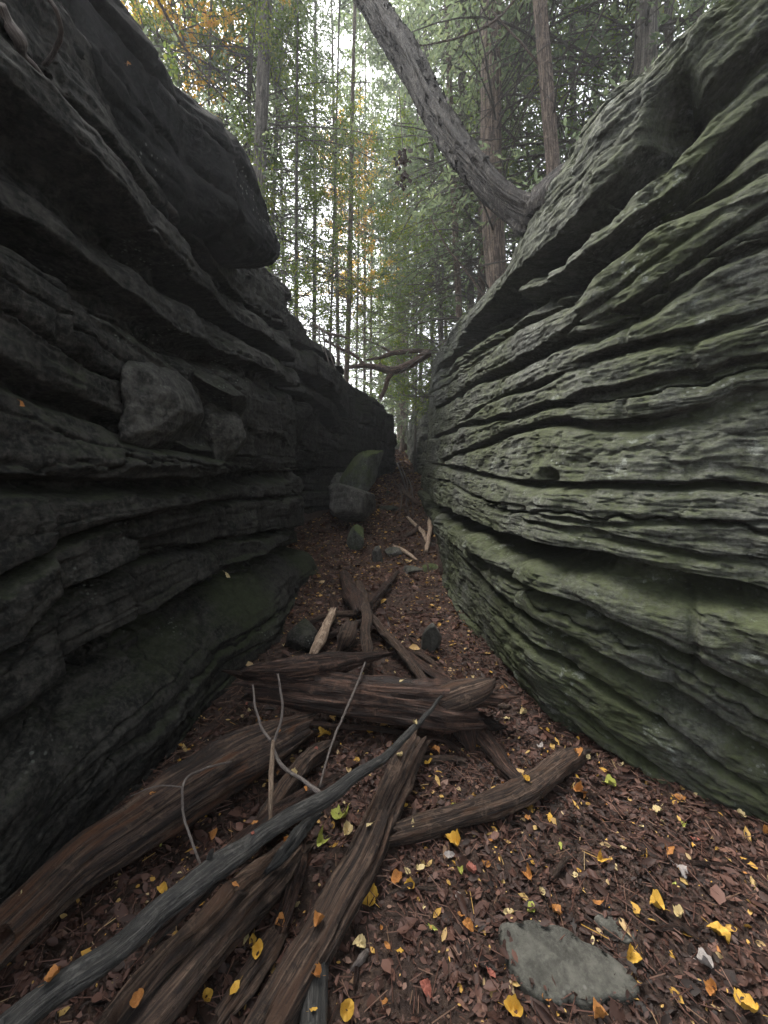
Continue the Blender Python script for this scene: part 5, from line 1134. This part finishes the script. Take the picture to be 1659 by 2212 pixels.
def zone(px, py):
    if py < 1340: return 'far up the gorge floor' if px < 870 else 'far up the floor by the right wall'
    if py < 1470: return 'behind the thick cross log' if px < 900 else 'behind the cross log towards the right wall'
    if py < 1620: return 'just below the thick cross log' if px < 1040 else 'right of the torn end of the cross log'
    if px < 560: return 'among the lower left logs' if py > 1850 else 'beside the long orange-brown log'
    if px < 850: return 'between grey branch and brown fibrous log' if py < 1900 else 'near the dark grey stub'
    if py < 1750: return 'above the bent log' if px < 1180 else 'by the foot of the right wall'
    if py < 1930: return 'just below the bent log' if px < 1150 else 'on open floor halfway to the right edge'
    if px < 1090: return 'left of the big flat stone'
    return 'beside the big flat stone' if px < 1420 else 'in the lower right corner area'
def leaf_label(px, py, kind, col, sz):
    b = 'tiny ' if sz < 14 else 'small ' if sz < 24 else '' if sz < 36 else 'large '
    if sz < 16: return f'{b}{COLN[col]} {KN[kind]} leaf {zone(px, py)}, {"left" if px < 900 else "right"}'
    return f'{b}{COLN[col]} {KN[kind]} fallen leaf {zone(px, py)}'
for i, (px, py, kind, col, sz, lb) in enumerate(SL):
    if sz < 5: continue
    if kind == 'maple' and not (lb and ('lobed' in lb or 'star' in lb)): kind = 'curl'
    if lb: place_leaf(px, py, kind, col, sz, lb, 'bright fallen leaves', i)
    else:
        place_leaf(px, py, kind, col, sz, leaf_label(px, py, kind, col, sz), 'bright fallen leaves', i)
for i in range(215):
    Y = 1.0 + 6.8 * rl.random() ** 1.3; l, r_ = corridor(Y); x = float(l) + .15 + (float(r_) - float(l) - .25) * rl.random()
    d = np.array([x, Y, float(gz(x, Y)) - CAMZ]); fw = d[1] * cp - d[2] * sp; dn = -(d[2] * cp + d[1] * sp)
    px = CX + FP * x / fw; py = CY + FP * dn / fw
    if not (0 < px < 1659 and py < 2200): continue
    if 1060 < px < 1400 and 1970 < py < 2160: continue
    kind = rl.choice(['oval', 'curl', 'long', 'curl', 'oval']); col = rl.choice(['cream', 'cream', 'yellow', 'orange', 'orange', 'red', 'green'])
    szm = rl.uniform(.018, .04); place_leaf(px, py, kind, col, szm * FP / fw, leaf_label(px, py, kind, col, szm * FP / fw), 'bright fallen leaves', i)
for pts, lab in LOGTOPS:
    for q in range(3):
        t = (q + rl.uniform(.2, .8)) / 3 * (len(pts) - 1); i = min(int(t), len(pts) - 2); w = t - i; p = pts[i] * (1 - w) + pts[i + 1] * w
        col = rl.choice(['orange', 'cream', 'yellow', 'red', 'orange']); kind = rl.choice(['curl', 'oval', 'long'])
        o = link(bpy.data.objects.new('fallen_leaf', lm(kind, col, q))); a = rl.uniform(-.5, .5); sz = rl.uniform(.022, .042)
        o.location = (p[0] + p[3] * math.sin(a), p[1] - abs(p[3] * .3 * math.sin(a)), p[2] + p[3] * math.cos(a) * 1.10); o.scale = (sz,) * 3; o.rotation_euler = (rl.uniform(-.3, .3), a, rl.uniform(0, 6))
        short = ' '.join(lab.replace(',', '').split()[:7])
        tag(o, f'{COLN[col]} {KN[kind]} leaf on the {short}', 'leaf', 'fallen leaves lying on top of the logs')
# leaves caught on the rock
for (px, py, sz, plan, col, lb) in [(42, 875, 26, L_PLAN, 'orange', 'orange-pink leaf stuck on the dark left wall near the left edge'), (485, 1240, 20, L_PLAN, 'cream', 'pale narrow leaf standing on a ledge of the left wall'),
                                   (271, 150, 18, L_PLAN, 'orange', 'small orange leaf on the black rock at the upper left')]:
    g = at_wall(plan, px, py); 
    if py == 150: g = P(px, py, 2.0)
    o = link(bpy.data.objects.new('fallen_leaf', lm('long', col, 1))); s = sz / FP * g[1]
    o.location = tuple(g + np.array([0.03, -.02, 0])); o.scale = (s, s, s); o.rotation_euler = (1.2, .5, -.6); tag(o, lb, 'leaf')

# ------------------------------------------------------------------ damp air
def haze():
    x0, x1, y0, y1, z0, z1 = -130, 130, -45, 170, -3, 45
    V = np.array([(x, y, z) for x in (x0, x1) for y in (y0, y1) for z in (z0, z1)], float)
    F = np.array([(0, 1, 3, 2), (4, 6, 7, 5), (0, 4, 5, 1), (2, 3, 7, 6), (0, 2, 6, 4), (1, 5, 7, 3)])
    m = bpy.data.materials.new('haze_air'); m.use_nodes = True; n = m.node_tree.nodes
    n.remove(n['Principled BSDF']); v = n.new('ShaderNodeVolumePrincipled'); v.inputs['Color'].default_value = (.92, .95, 1, 1)
    v.inputs['Density'].default_value = 0.0026; v.inputs['Anisotropy'].default_value = 0.3
    m.node_tree.links.new(v.outputs[0], n['Material Output'].inputs['Volume'])
    o = mesh_np('haze', V, F, m, smooth=False); tag(o, 'thin pale damp haze in the forest air', 'haze', kind='stuff')
haze()
